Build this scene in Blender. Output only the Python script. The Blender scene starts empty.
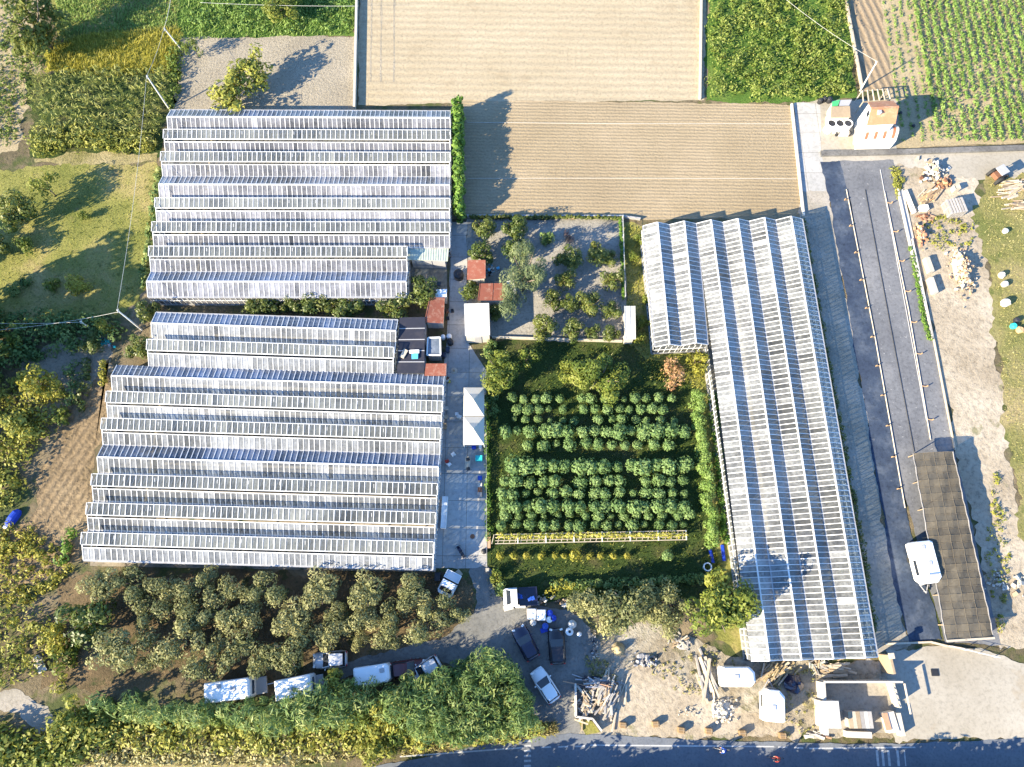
import bpy, bmesh, math, random
import numpy as np
from mathutils import Vector, Matrix

random.seed(7)
RNG = np.random.default_rng(7)
scene = bpy.context.scene
R = math.radians
COL = scene.collection

# ------------------------------------------------------------------ camera, sky, sun, exposure
CAM_H, CAM_F, CAM_T = 84.0, 730.0, R(17.5)
cam_data = bpy.data.cameras.new("Camera")
cam = bpy.data.objects.new("Camera", cam_data)
COL.objects.link(cam)
cam.location = (0, 0, CAM_H)
cam.rotation_euler = (CAM_T, 0, 0)
cam_data.sensor_width = 36.0
cam_data.lens = CAM_F / 1024.0 * 36.0
cam_data.clip_end = 3000
scene.camera = cam

SUN_EL, SUN_SHADOW = R(25), R(29)            # shadows run to +x, turned 29 degrees to +y
to_sun = Vector((-math.cos(SUN_SHADOW) * math.cos(SUN_EL), -math.sin(SUN_SHADOW) * math.cos(SUN_EL), math.sin(SUN_EL)))
world = bpy.data.worlds.new("World")
scene.world = world
world.use_nodes = True
wn = world.node_tree.nodes
sky = wn.new("ShaderNodeTexSky")
sky.sky_type = 'NISHITA'
sky.sun_disc = False
sky.sun_elevation = SUN_EL
sky.sun_rotation = math.atan2(to_sun.x, to_sun.y)
sky.air_density = 1.0
sky.dust_density = 0.0
sky.ozone_density = 6.0
world.node_tree.links.new(sky.outputs[0], wn["Background"].inputs[0])
wn["Background"].inputs[1].default_value = 0.122
sun_data = bpy.data.lights.new("Sun", 'SUN')
sun_data.energy = 4.9
sun_data.angle = R(0.55)
sun_data.color = (1.0, 0.86, 0.62)
sun = bpy.data.objects.new("Sun", sun_data)
COL.objects.link(sun)
sun.location = (-60, -40, 90)
sun.rotation_euler = (-to_sun).to_track_quat('-Z', 'Y').to_euler()
scene.view_settings.view_transform = 'Standard'
scene.view_settings.look = 'None'
scene.view_settings.exposure = 1.97
scene.view_settings.gamma = 1.0
scene.view_settings.use_curve_mapping = False
scene.cycles.max_bounces = 6
scene.cycles.transparent_max_bounces = 12

# ------------------------------------------------------------------ helpers
def P(px, py, z=0.0):
    """world point at height z seen at a pixel of the photograph (used to survey the map of the place)"""
    u, v = (px - 512.0) / CAM_F, (383.5 - py) / CAM_F
    d = Vector((u, v * math.cos(CAM_T) + math.sin(CAM_T), v * math.sin(CAM_T) - math.cos(CAM_T)))
    k = (z - CAM_H) / d.z
    return Vector((d.x * k, d.y * k, z))

def mpp(px, py):
    return (P(px + 1, py) - P(px, py)).length

USED = {}
def tag(o, label=None, cat=None, group=None, kind=None):
    if label:
        o['label'] = label
        USED[label] = USED.get(label, 0) + 1
    if cat: o['category'] = cat
    if group: o['group'] = group
    if kind: o['kind'] = kind
    return o

def empty(name, loc, rz=0.0):
    o = bpy.data.objects.new(name, None)
    o.empty_display_size = 0.3
    o.location = loc
    o.rotation_euler = (0, 0, rz)
    COL.objects.link(o)
    return o

def copy_tree(o, parent=None):
    c = o.copy()
    COL.objects.link(c)
    if parent is not None: c.parent = parent
    for ch in list(o.children): copy_tree(ch, c)
    return c

ORD = "first second third fourth fifth sixth seventh eighth ninth tenth eleventh twelfth thirteenth fourteenth fifteenth sixteenth seventeenth eighteenth nineteenth twentieth twenty-first twenty-second twenty-third twenty-fourth".split()

class MB:
    def __init__(s):
        s.v, s.f, s.m, s.t = [], [], [], []
    def face(s, pts, mi=0, t=None):
        b = len(s.v)
        s.v.extend([tuple(p) for p in pts])
        s.f.append(tuple(range(b, b + len(pts))))
        s.m.append(mi)
        s.t.append(random.random() if t is None else t)
    def hexa(s, p, mi=0, t=None):
        """8 corners: bottom ring 0-3 (ccw from above), top ring 4-7"""
        b = len(s.v)
        s.v.extend([tuple(q) for q in p])
        t = random.random() if t is None else t
        for q in ((3, 2, 1, 0), (4, 5, 6, 7), (0, 1, 5, 4), (1, 2, 6, 5), (2, 3, 7, 6), (3, 0, 4, 7)):
            s.f.append(tuple(b + i for i in q)); s.m.append(mi); s.t.append(t)
    def box(s, c, size, rz=0.0, mi=0, t=None, bev=0.0, rx=0.0, ry=0.0):
        M = Matrix.Rotation(rz, 3, 'Z') @ Matrix.Rotation(ry, 3, 'Y') @ Matrix.Rotation(rx, 3, 'X')
        c = Vector(c); x, y, z = (k / 2 for k in size)
        if bev <= 0:
            s.hexa([c + M @ Vector((a * x, b * y, d * z)) for d in (-1, 1) for a, b in ((-1, -1), (1, -1), (1, 1), (-1, 1))], mi, t)
            return
        b_ = min(bev, x * .8, y * .8, z * .9)
        def ring(ix, iy, zz, k):
            pts = []
            for sx, sy, first in ((1, -1, 0), (1, 1, 1), (-1, 1, 0), (-1, -1, 1)):
                a_ = (sx * ix, sy * (iy - k)); c_ = (sx * (ix - k), sy * iy)
                two = (c_, a_) if first == 0 else (a_, c_)
                for q in two: pts.append(c + M @ Vector((q[0], q[1], zz)))
            return pts
        rings = [ring(x, y, -z, b_), ring(x, y, z - b_, b_), ring(x - b_ * .3, y - b_ * .3, z - b_ * .3, b_ * .9), ring(x - b_, y - b_, z, b_ * .6)]
        s.loft(rings, mi, t)
    def loft(s, rings, mi=0, t=None, cap=True):
        b = len(s.v); n = len(rings[0])
        t = random.random() if t is None else t
        for r in rings: s.v.extend([tuple(q) for q in r])
        for k in range(len(rings) - 1):
            for i in range(n):
                j = (i + 1) % n
                s.f.append((b + k * n + i, b + k * n + j, b + (k + 1) * n + j, b + (k + 1) * n + i)); s.m.append(mi); s.t.append(t)
        if cap:
            s.f.append(tuple(b + i for i in reversed(range(n)))); s.m.append(mi); s.t.append(t)
            s.f.append(tuple(b + (len(rings) - 1) * n + i for i in range(n))); s.m.append(mi); s.t.append(t)
    def beam(s, p, q, w, h=None, mi=0, t=None):
        p, q = Vector(p), Vector(q); h = w if h is None else h
        d = (q - p)
        if d.length < 1e-6: return
        d.normalize()
        side = d.cross(Vector((0, 0, 1)))
        if side.length < 1e-3: side = Vector((1, 0, 0))
        side.normalize(); up = side.cross(d)
        a, c = side * (w / 2), up * (h / 2)
        s.hexa([p - a - c, p + a - c, q + a - c, q - a - c, p - a + c, p + a + c, q + a + c, q - a + c], mi, t)
    def tube(s, p, q, r0, r1=None, n=8, mi=0, t=None, cap=True):
        p, q = Vector(p), Vector(q); r1 = r0 if r1 is None else r1
        d = (q - p).normalized()
        a = d.orthogonal().normalized(); c = d.cross(a)
        rg = []
        for o_, r_ in ((p, r0), (q, r1)):
            rg.append([o_ + (a * math.cos(2 * math.pi * i / n) + c * math.sin(2 * math.pi * i / n)) * r_ for i in range(n)])
        s.loft(rg, mi, t, cap)
    def lathe(s, c, prof, n=16, mi=0, t=None):
        c = Vector(c)
        s.loft([[c + Vector((r_ * math.cos(2 * math.pi * i / n), r_ * math.sin(2 * math.pi * i / n), z_)) for i in range(n)] for r_, z_ in prof], mi, t)
    def prism(s, poly, z0, z1, mi=0, t=None):
        s.loft([[Vector((p[0], p[1], z0)) for p in poly], [Vector((p[0], p[1], z1)) for p in poly]], mi, t)
    def build(s, name, mats, parent=None, origin=None, smooth=False):
        off = Vector((0, 0, 0))
        if parent is not None and origin is None: off = parent.matrix_basis.translation.copy() if not parent.parent else parent.parent.matrix_basis.translation.copy()
        if origin is not None: off = Vector(origin)
        me = bpy.data.meshes.new(name)
        me.from_pydata([(v[0] - off.x, v[1] - off.y, v[2] - off.z) for v in s.v], [], s.f)
        mats = mats if isinstance(mats, (list, tuple)) else [mats]
        for m in mats: me.materials.append(m)
        me.polygons.foreach_set("material_index", s.m)
        at = me.attributes.new("tint", 'FLOAT', 'FACE')
        at.data.foreach_set("value", s.t)
        if smooth: me.polygons.foreach_set("use_smooth", [True] * len(s.f))
        me.update()
        o = bpy.data.objects.new(name, me)
        COL.objects.link(o)
        if parent is not None: o.parent = parent
        elif origin is not None: o.location = origin
        return o

def np_mesh(name, V, F, tint, mat):
    me = bpy.data.meshes.new(name)
    n, m = len(V), len(F); k = F.shape[1]
    me.vertices.add(n); me.vertices.foreach_set("co", V.astype(np.float32).ravel())
    me.loops.add(m * k); me.loops.foreach_set("vertex_index", F.astype(np.int32).ravel())
    me.polygons.add(m); me.polygons.foreach_set("loop_start", np.arange(0, m * k, k, dtype=np.int32))
    me.update(calc_edges=True)
    at = me.attributes.new("tint", 'FLOAT', 'FACE')
    at.data.foreach_set("value", np.asarray(tint, np.float32))
    me.materials.append(mat)
    me.validate()
    return me

def link(name, me, parent=None, loc=None):
    o = bpy.data.objects.new(name, me)
    COL.objects.link(o)
    if parent is not None: o.parent = parent
    if loc is not None: o.location = loc
    return o

# ------------------------------------------------------------------ materials
def nodes_of(m):
    m.use_nodes = True
    return m.node_tree.nodes, m.node_tree.links

def ramp(n, stops):
    r = n.new("ShaderNodeValToRGB")
    e = r.color_ramp.elements
    while len(e) < len(stops): e.new(0.5)
    for i, (p_, c_) in enumerate(stops):
        e[i].position = p_; e[i].color = (c_[0], c_[1], c_[2], 1)
    return r

def noise(n, l, vec, scale, detail=5, rough=.6):
    t = n.new("ShaderNodeTexNoise")
    t.inputs["Scale"].default_value = scale; t.inputs["Detail"].default_value = detail; t.inputs["Roughness"].default_value = rough
    if vec is not None: l.new(vec, t.inputs["Vector"])
    return t.outputs["Fac"]

def math_(n, l, op, a, b=None, clamp=False):
    t = n.new("ShaderNodeMath"); t.operation = op; t.use_clamp = clamp
    for i, x in enumerate((a, b)):
        if x is None: continue
        if isinstance(x, (int, float)): t.inputs[i].default_value = x
        else: l.new(x, t.inputs[i])
    return t.outputs[0]

def mixc(n, l, fac, a, b, mode='MIX'):
    t = n.new("ShaderNodeMix"); t.data_type = 'RGBA'; t.blend_type = mode
    if isinstance(fac, (int, float)): t.inputs[0].default_value = fac
    else: l.new(fac, t.inputs[0])
    for i, x in ((6, a), (7, b)):
        if isinstance(x, tuple): t.inputs[i].default_value = (x[0], x[1], x[2], 1)
        else: l.new(x, t.inputs[i])
    return t.outputs[2]

def gmat(name, cols, scale=.15, fine=3.0, bump=.5, bdist=.12, rough=.95, stripe=None, spots=None, joints=None, fineamt=.45):
    """ground: three colours by large noise, fine grain, optional furrows (angle, period, amount, bump) and spots (colour, scale, threshold)"""
    m = bpy.data.materials.new(name); n, l = nodes_of(m)
    b = n["Principled BSDF"]; b.inputs["Roughness"].default_value = rough; b.inputs["Specular IOR Level"].default_value = .15
    tc = n.new("ShaderNodeNewGeometry"); pos = tc.outputs["Position"]
    big = noise(n, l, pos, scale, 6, .65)
    r = ramp(n, [(.34, cols[0]), (.5, cols[1]), (.66, cols[2])]); l.new(big, r.inputs[0])
    col = r.outputs[0]
    fn = noise(n, l, pos, fine, 5, .75)
    fr = ramp(n, [(.3, (1 - fineamt,) * 3), (.5, (1, 1, 1)), (.72, (1 + fineamt * .35,) * 3)]); l.new(fn, fr.inputs[0])
    col = mixc(n, l, 1.0, col, fr.outputs[0], 'MULTIPLY')
    hgt = fn
    for sp in (spots or []):
        sn = noise(n, l, pos, sp[1], 4, .7)
        sr = ramp(n, [(sp[2], (0, 0, 0)), (min(sp[2] + .08, 1), (1, 1, 1))]); l.new(sn, sr.inputs[0])
        f_ = math_(n, l, 'MULTIPLY', sr.outputs[0], sp[3] if len(sp) > 3 else .8)
        col = mixc(n, l, f_, col, sp[0])
    if joints:
        bk = n.new("ShaderNodeTexBrick"); bk.offset = 0.0
        bk.inputs["Scale"].default_value = 1.0; bk.inputs["Brick Width"].default_value = joints[0]; bk.inputs["Row Height"].default_value = joints[1]
        bk.inputs["Mortar Size"].default_value = .035; bk.inputs["Mortar Smooth"].default_value = .3
        bk.inputs["Color1"].default_value = (1, 1, 1, 1); bk.inputs["Color2"].default_value = (.86, .86, .86, 1); bk.inputs["Mortar"].default_value = (.45, .44, .42, 1)
        l.new(pos, bk.inputs["Vector"]); col = mixc(n, l, 1.0, col, bk.outputs["Color"], 'MULTIPLY')
    if stripe:
        ang, per, amt = stripe[:3]
        mp = n.new("ShaderNodeMapping"); mp.inputs["Rotation"].default_value = (0, 0, -ang)
        l.new(pos, mp.inputs[0])
        w = n.new("ShaderNodeTexWave"); w.wave_type = 'BANDS'; w.bands_direction = 'Y'; w.wave_profile = 'SIN'
        w.inputs["Scale"].default_value = 2 * math.pi / per / 20.0 * 1.0
        w.inputs["Distortion"].default_value = 1.8; w.inputs["Detail"].default_value = 3; w.inputs["Detail Scale"].default_value = 1.5
        l.new(mp.outputs[0], w.inputs[0])
        gate = noise(n, l, pos, .12, 4, .7)
        amt_ = math_(n, l, 'MULTIPLY', gate, amt * 2)
        inv = math_(n, l, 'SUBTRACT', 1.0, w.outputs["Fac"])
        f_ = math_(n, l, 'MULTIPLY', inv, amt_, True)
        col = mixc(n, l, f_, col, tuple(c_ * .55 for c_ in cols[0]))
        hgt = math_(n, l, 'ADD', math_(n, l, 'MULTIPLY', w.outputs["Fac"], stripe[3] if len(stripe) > 3 else 1.0), fn)
    l.new(col, b.inputs["Base Color"])
    bp = n.new("ShaderNodeBump"); bp.inputs["Strength"].default_value = bump; bp.inputs["Distance"].default_value = bdist
    l.new(hgt, bp.inputs["Height"]); l.new(bp.outputs[0], b.inputs["Normal"])
    return m

def pmat(name, col, rough=.5, metal=0.0, var=.12, scale=1.2, bump=0.0, spec=.4, dirt=None, coat=0.0):
    """painted / plain surface with grime and per-piece variation"""
    m = bpy.data.materials.new(name); n, l = nodes_of(m)
    b = n["Principled BSDF"]; b.inputs["Roughness"].default_value = rough; b.inputs["Metallic"].default_value = metal
    b.inputs["Specular IOR Level"].default_value = spec; b.inputs["Coat Weight"].default_value = coat
    g = n.new("ShaderNodeNewGeometry")
    nz = noise(n, l, g.outputs["Position"], scale, 6, .7)
    a = n.new("ShaderNodeAttribute"); a.attribute_name = "tint"
    k = math_(n, l, 'ADD', math_(n, l, 'MULTIPLY', nz, var * 2), math_(n, l, 'MULTIPLY', a.outputs["Fac"], var))
    k = math_(n, l, 'SUBTRACT', 1.0 + var * 1.1, k)
    cc = n.new("ShaderNodeCombineColor"); [l.new(k, cc.inputs[i]) for i in range(3)]
    c_ = mixc(n, l, 1.0, col, cc.outputs[0], 'MULTIPLY')
    if dirt:
        dn = noise(n, l, g.outputs["Position"], dirt[1], 5, .75)
        dr = ramp(n, [(.5, (0, 0, 0)), (.7, (1, 1, 1))]); l.new(dn, dr.inputs[0])
        c_ = mixc(n, l, math_(n, l, 'MULTIPLY', dr.outputs[0], dirt[2]), c_, dirt[0])
    l.new(c_, b.inputs["Base Color"])
    if bump:
        bp = n.new("ShaderNodeBump"); bp.inputs["Strength"].default_value = bump; bp.inputs["Distance"].default_value = .04
        l.new(noise(n, l, g.outputs["Position"], scale * 6, 4, .7), bp.inputs["Height"]); l.new(bp.outputs[0], b.inputs["Normal"])
    return m

def leafmat(name, cols, trans=.3, rough=.55, spec=.25, objvar=.25):
    m = bpy.data.materials.new(name); n, l = nodes_of(m)
    b = n["Principled BSDF"]; b.inputs["Roughness"].default_value = rough; b.inputs["Specular IOR Level"].default_value = spec
    a = n.new("ShaderNodeAttribute"); a.attribute_name = "tint"
    oi = n.new("ShaderNodeObjectInfo")
    f_ = math_(n, l, 'ADD', math_(n, l, 'MULTIPLY', a.outputs["Fac"], 1 - objvar), math_(n, l, 'MULTIPLY', oi.outputs["Random"], objvar))
    r = ramp(n, [(i / (len(cols) - 1), c_) for i, c_ in enumerate(cols)]); l.new(f_, r.inputs[0])
    l.new(r.outputs[0], b.inputs["Base Color"])
    t = n.new("ShaderNodeBsdfTranslucent"); l.new(r.outputs[0], t.inputs[0])
    mx = n.new("ShaderNodeMixShader"); mx.inputs[0].default_value = trans
    l.new(b.outputs[0], mx.inputs[1]); l.new(t.outputs[0], mx.inputs[2])
    l.new(mx.outputs[0], n["Material Output"].inputs[0])
    return m

def glassmat(name, base, clear=.3, smudge=.25, blot=1.0):
    """lime-washed greenhouse glass: part see-through, part milky wash worn off in blots, glossy"""
    m = bpy.data.materials.new(name); n, l = nodes_of(m)
    b = n["Principled BSDF"]; b.inputs["Roughness"].default_value = .2; b.inputs["Specular IOR Level"].default_value = .55
    g = n.new("ShaderNodeNewGeometry"); pos = g.outputs["Position"]
    a = n.new("ShaderNodeAttribute"); a.attribute_name = "tint"
    n1 = math_(n, l, 'ADD', math_(n, l, 'MULTIPLY', noise(n, l, pos, .13, 5, .6), 1.5), -.25); n2 = noise(n, l, pos, 2.6, 4, .75)
    w = math_(n, l, 'ADD', math_(n, l, 'MULTIPLY', n1, .9), math_(n, l, 'MULTIPLY', n2, .75 * blot))
    w = math_(n, l, 'ADD', w, math_(n, l, 'MULTIPLY', a.outputs["Fac"], .25))
    mid = .45 + .375 * blot + .125
    tr = math_(n, l, 'SUBTRACT', clear + mid * smudge * 2, math_(n, l, 'MULTIPLY', w, smudge * 2), True)
    cr = ramp(n, [(0.0, tuple(c_ * .42 for c_ in base)), (.5, base), (1.0, tuple(min(1, c_ * 1.7) for c_ in base))])
    l.new(math_(n, l, 'ADD', math_(n, l, 'MULTIPLY', math_(n, l, 'SUBTRACT', w, mid), 1.6), .5, True), cr.inputs[0])
    l.new(cr.outputs[0], b.inputs["Base Color"])
    t = n.new("ShaderNodeBsdfTransparent"); t.inputs[0].default_value = (.80, .88, .94, 1)
    mx = n.new("ShaderNodeMixShader"); l.new(tr, mx.inputs[0]); l.new(b.outputs[0], mx.inputs[1]); l.new(t.outputs[0], mx.inputs[2])
    l.new(mx.outputs[0], n["Material Output"].inputs[0])
    return m

M = {}
# grounds
M['earth'] = gmat('earth', [(0.083, 0.0706, 0.0415), (0.133, 0.108, 0.0664), (0.207, 0.166, 0.108)], .09, 2.2, .7, .2, spots=[((0.0498, 0.0706, 0.0208), .12, .5, .85), ((0.0747, 0.083, 0.0249), .5, .55, .7)])
M['meadow'] = gmat('meadow', [(.12, .135, .032), (.20, .195, .055), (.31, .25, .11)], .11, 3.5, .8, .15, spots=[((0.174, 0.133, 0.0706), .2, .6, .6), ((0.0415, 0.0622, 0.0133), .7, .57, .6)])
M['dry_meadow'] = gmat('dry_meadow', [(0.124, 0.137, 0.0415), (0.191, 0.178, 0.0664), (0.282, 0.232, 0.116)], .14, 3.5, .8, .15, spots=[((0.0747, 0.0996, 0.0249), .25, .58, .7)])
M['lush'] = gmat('lush_grass', [(0.0415, 0.083, 0.0149), (0.0706, 0.133, 0.0232), (0.108, 0.158, 0.0332)], .2, 4, .9, .15)
M['yellow_grass'] = gmat('yellow_grass', [(0.166, 0.166, 0.0249), (0.274, 0.249, 0.0373), (0.332, 0.29, 0.0581)], .12, 3.5, .8, .2)
M['dark_lawn'] = gmat('garden_lawn', [(0.0249, 0.0456, 0.0116), (0.0373, 0.0581, 0.0149), (0.0706, 0.0706, 0.0291)], .25, 4, .9, .15)  # dark green lawn with browner patches
M['pale_soil'] = gmat('pale_soil', [(0.33, 0.275, 0.185), (0.365, 0.305, 0.21), (0.40, 0.34, 0.24)], .06, 2.6, .55, .12, stripe=(R(-1), 1.15, .22, .45), fineamt=.34, spots=[((.27, .215, .14), .22, .58, .45), ((.30, .25, .17), 1.1, .64, .5)])
M['tan_field'] = gmat('tan_field', [(0.255, 0.201, 0.127), (0.286, 0.228, 0.147), (0.332, 0.266, 0.178)], .07, 3.5, .6, .14, stripe=(R(-1), .5, .12, .45), fineamt=.3)
M['bare_soil'] = gmat('bare_soil', [(0.241, 0.212, 0.162), (0.282, 0.249, 0.191), (0.324, 0.286, 0.224)], .12, 3.2, .9, .16, fineamt=.45)
M['garden_soil'] = gmat('grove_soil', [(.20, .19, .165), (.27, .255, .225), (.33, .305, .26)], .22, 3, .8, .12, spots=[((0.0747, 0.083, 0.0291), .35, .6, .7)])
M['plowed'] = gmat('plowed_soil', [(0.166, 0.124, 0.0706), (0.224, 0.166, 0.0996), (0.282, 0.216, 0.133)], .14, 1.8, 1.0, .35, stripe=(R(62), .9, .14, .3), fineamt=.6)
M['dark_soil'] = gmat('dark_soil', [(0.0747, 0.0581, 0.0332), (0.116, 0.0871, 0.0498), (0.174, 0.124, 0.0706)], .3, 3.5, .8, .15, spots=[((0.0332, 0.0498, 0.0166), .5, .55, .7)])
M['brown_rows'] = gmat('brown_rows', [(0.249, 0.191, 0.124), (0.282, 0.216, 0.141), (0.315, 0.249, 0.166)], .1, 3, .6, .14, stripe=(R(102), 1.0, .4, .9), fineamt=.3)
M['crop_soil'] = gmat('crop_soil', [(0.282, 0.232, 0.141), (0.315, 0.257, 0.158), (0.357, 0.299, 0.191)], .15, 3, .7, .14, fineamt=.35)
M['concrete'] = gmat('yard_concrete', [(0.332, 0.328, 0.311), (0.382, 0.373, 0.357), (0.432, 0.423, 0.398)], .25, 2.0, .12, .03, fineamt=.22, joints=(2.6, 3.1), spots=[((0.249, 0.241, 0.224), .5, .6, .6)])
M['apron'] = gmat('apron_concrete', [(0.275, 0.249, 0.202), (0.314, 0.288, 0.241), (0.361, 0.335, 0.288)], .1, 2.5, .25, .05, fineamt=.25, spots=[((0.274, 0.216, 0.141), .16, .6, .5)])
M['track'] = gmat('gravel_track', [(0.224, 0.203, 0.166), (0.274, 0.249, 0.207), (0.332, 0.299, 0.257)], .22, 3, .5, .08, fineamt=.35)
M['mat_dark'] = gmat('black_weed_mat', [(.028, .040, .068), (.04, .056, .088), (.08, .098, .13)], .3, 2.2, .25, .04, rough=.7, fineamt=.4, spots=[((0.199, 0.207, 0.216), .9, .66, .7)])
M['mat_grey'] = gmat('dusty_weed_mat', [(0.11, 0.114, 0.125), (0.139, 0.143, 0.153), (0.18, 0.182, 0.189)], .16, 2.6, .25, .04, rough=.75, fineamt=.35, spots=[((0.415, 0.407, 0.39), 2.2, .64, .8), ((0.083, 0.083, 0.0871), .4, .62, .5)])
M['yard'] = gmat('car_park_gravel', [(0.12, 0.123, 0.12), (0.162, 0.162, 0.154), (0.207, 0.203, 0.187)], .2, 3, .5, .06, fineamt=.35, spots=[((0.124, 0.116, 0.0996), .45, .58, .5)])
M['rubble'] = gmat('pale_rubble', [(0.19, 0.156, 0.105), (0.268, 0.233, 0.176), (0.353, 0.325, 0.268)], .22, 1.7, .9, .2, fineamt=.5, spots=[((0.0996, 0.0954, 0.0415), .3, .57, .75), ((0.457, 0.432, 0.382), .6, .64, .8)])
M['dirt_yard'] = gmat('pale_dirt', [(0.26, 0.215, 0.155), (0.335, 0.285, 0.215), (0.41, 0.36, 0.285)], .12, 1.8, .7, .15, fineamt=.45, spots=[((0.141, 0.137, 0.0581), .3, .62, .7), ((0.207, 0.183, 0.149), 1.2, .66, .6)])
M['verge'] = gmat('dry_verge', [(.17, .155, .06), (.25, .215, .105), (.32, .27, .15)], .3, 3, .9, .2, fineamt=.5)
M['asphalt'] = gmat('asphalt', [(.11, .125, .15), (.135, .15, .175), (.16, .172, .19)], .15, 4, .2, .02, rough=.85, fineamt=.3)
M['house_soil'] = gmat('greenhouse_floor', [(0.166, 0.141, 0.108), (0.249, 0.216, 0.166), (0.349, 0.315, 0.266)], .25, 1.6, .4, .1, spots=[((0.0415, 0.0747, 0.0208), .35, .6, .8)])
M['channel'] = gmat('channel_concrete', [(0.108, 0.104, 0.0996), (0.141, 0.137, 0.129), (0.183, 0.174, 0.166)], .4, 3, .4, .05)
# leaves
M['olive'] = leafmat('olive_leaves', [(.055, .075, .025), (.14, .155, .06), (.27, .265, .11), (.40, .37, .17)])
M['citrus'] = leafmat('citrus_leaves', [(0.0312, 0.06, 0.012), (0.066, 0.102, 0.0192), (0.132, 0.156, 0.0312), (0.24, 0.228, 0.054)], spec=.4, rough=.45)
M['leafy'] = leafmat('broad_leaves', [(0.046, 0.0805, 0.0138), (0.103, 0.144, 0.023), (0.196, 0.218, 0.0368), (0.31, 0.293, 0.069)])
M['young'] = leafmat('nursery_leaves', [(.055, .115, .035), (.11, .19, .06), (.18, .27, .09), (.27, .35, .14)])
M['hedge'] = leafmat('hedge_leaves', [(0.0345, 0.103, 0.0138), (0.0805, 0.172, 0.023), (0.149, 0.253, 0.0403), (0.23, 0.31, 0.0575)])
M['conifer'] = leafmat('conifer_needles', [(.05, .08, .015), (.11, .14, .025), (.22, .22, .05), (.36, .33, .09)])
M['spruce'] = leafmat('grey_green_needles', [(.05, .08, .035), (.11, .145, .065), (.19, .22, .10), (.30, .30, .15)])
M['cane'] = leafmat('cane_leaves', [(.03, .07, .025), (.08, .145, .042), (.18, .245, .07), (.36, .37, .13)])
M['dry'] = leafmat('dry_leaves', [(.16, .17, .05), (.27, .255, .09), (.38, .335, .15), (.44, .39, .22)])
M['yellowing'] = leafmat('yellowing_leaves', [(0.0784, 0.112, 0.0224), (0.179, 0.202, 0.0358), (0.302, 0.297, 0.056), (0.414, 0.381, 0.101)])
M['gold'] = leafmat('golden_leaves', [(.11, .125, .018), (.22, .22, .03), (.34, .31, .05), (.42, .375, .085)])
M['crop'] = leafmat('crop_leaves', [(0.0896, 0.168, 0.0336), (0.146, 0.241, 0.0504), (0.213, 0.308, 0.0784), (0.302, 0.37, 0.123)])
M['corn'] = leafmat('corn_leaves', [(.09, .12, .025), (.19, .22, .05), (.33, .33, .10), (.45, .42, .2)])
M['scrub'] = leafmat('scrub_leaves', [(.06, .11, .018), (.12, .175, .03), (.20, .24, .05), (.30, .31, .09)])
M['rust_leaf'] = leafmat('russet_leaves', [(0.16, 0.0725, 0.0362), (0.319, 0.174, 0.087), (0.42, 0.261, 0.131), (0.42, 0.362, 0.189)])
M['red_leaf'] = leafmat('red_leaves', [(0.131, 0.029, 0.0174), (0.246, 0.0508, 0.029), (0.319, 0.087, 0.0435)])
M['flower'] = leafmat('yellow_blossom', [(0.131, 0.174, 0.029), (0.319, 0.275, 0.0435), (0.42, 0.42, 0.0725), (0.42, 0.42, 0.174)])
M['bark'] = pmat('bark', (0.189, 0.145, 0.109), .9, var=.3, bump=.6)
M['twig'] = pmat('pale_twigs', (0.42, 0.42, 0.348), .9, var=.3)
# built things
M['glass_a'] = glassmat('washed_glass_north', (.20, .203, .225), .36, .24, .8)
M['glass_b'] = glassmat('washed_glass_west', (.20, .21, .22), .34, .24, .8)
M['glass_c'] = glassmat('washed_glass_east', (.185, .19, .188), .34, .26, 1.2)
M['glass_vent'] = glassmat('vent_panes', (.155, .158, .14), .34, .2, .8)
M['glass_sky_tint'] = glassmat('sky_tint_panes', (.14, .165, .225), .34, .2)  # bluer, darker panes: sky reflection on the north slopes put into the colour
M['white_metal'] = pmat('white_glazing_bar', (.66, .66, .65), .4, var=.06, dirt=((.35, .33, .30), 1.5, .3))
M['gutter'] = pmat('zinc_gutter', (.38, .38, .38), .5, .3, var=.15, dirt=((.20, .16, .12), .9, .6))
M['white'] = pmat('white_paint', (.80, .79, .77), .45, var=.06)
M['offwhite'] = pmat('off_white_sheet', (.50, .49, .455), .6, var=.14, dirt=((.36, .32, .25), .9, .6))
M['canvas'] = pmat('cream_canvas', (.46, .44, .385), .8, var=.12, dirt=((.40, .36, .28), .9, .5))
M['cabin_shade'] = pmat('blue_grey_shade', (.10, .125, .16), .4, var=.2, dirt=((.22, .25, .3), .6, .7))  # shaded inside of the rimmed cabin, put into its roof colour
M['pale_green'] = pmat('pale_green_sheet', (.40, .45, .38), .6, var=.15, dirt=((.25, .28, .22), 1.2, .6))
M['barn_red'] = pmat('barn_red', (.36, .12, .06), .8, var=.2)
M['purple'] = leafmat('purple_brown_twigs', [(.06, .04, .04), (.11, .075, .07), (.17, .12, .11)])
M['grey'] = pmat('grey_paint', (.35, .35, .36), .5, var=.12)
M['dark'] = pmat('dark_plastic', (.025, .026, .03), .5, var=.2)
M['navy'] = pmat('navy_paint', (.010, .012, .04), .28, var=.1, spec=.5, coat=.6)
M['black_paint'] = pmat('black_paint', (.010, .010, .016), .28, var=.1, spec=.5, coat=.6)
M['white_paint'] = pmat('white_car_paint', (.76, .77, .78), .3, var=.04, coat=.5)
M['silver'] = pmat('silver_paint', (.55, .56, .58), .35, .2, var=.05, coat=.5)
M['maroon'] = pmat('maroon_paint', (.10, .03, .035), .35, var=.1, coat=.4)
M['window'] = pmat('dark_glazing', (.02, .025, .035), .08, var=.1, spec=.7)
M['lamp'] = pmat('lamp_glass', (.75, .75, .72), .15, var=.05, spec=.7)
M['red_lamp'] = pmat('red_lamp_glass', (.40, .03, .02), .2, var=.05)
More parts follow.
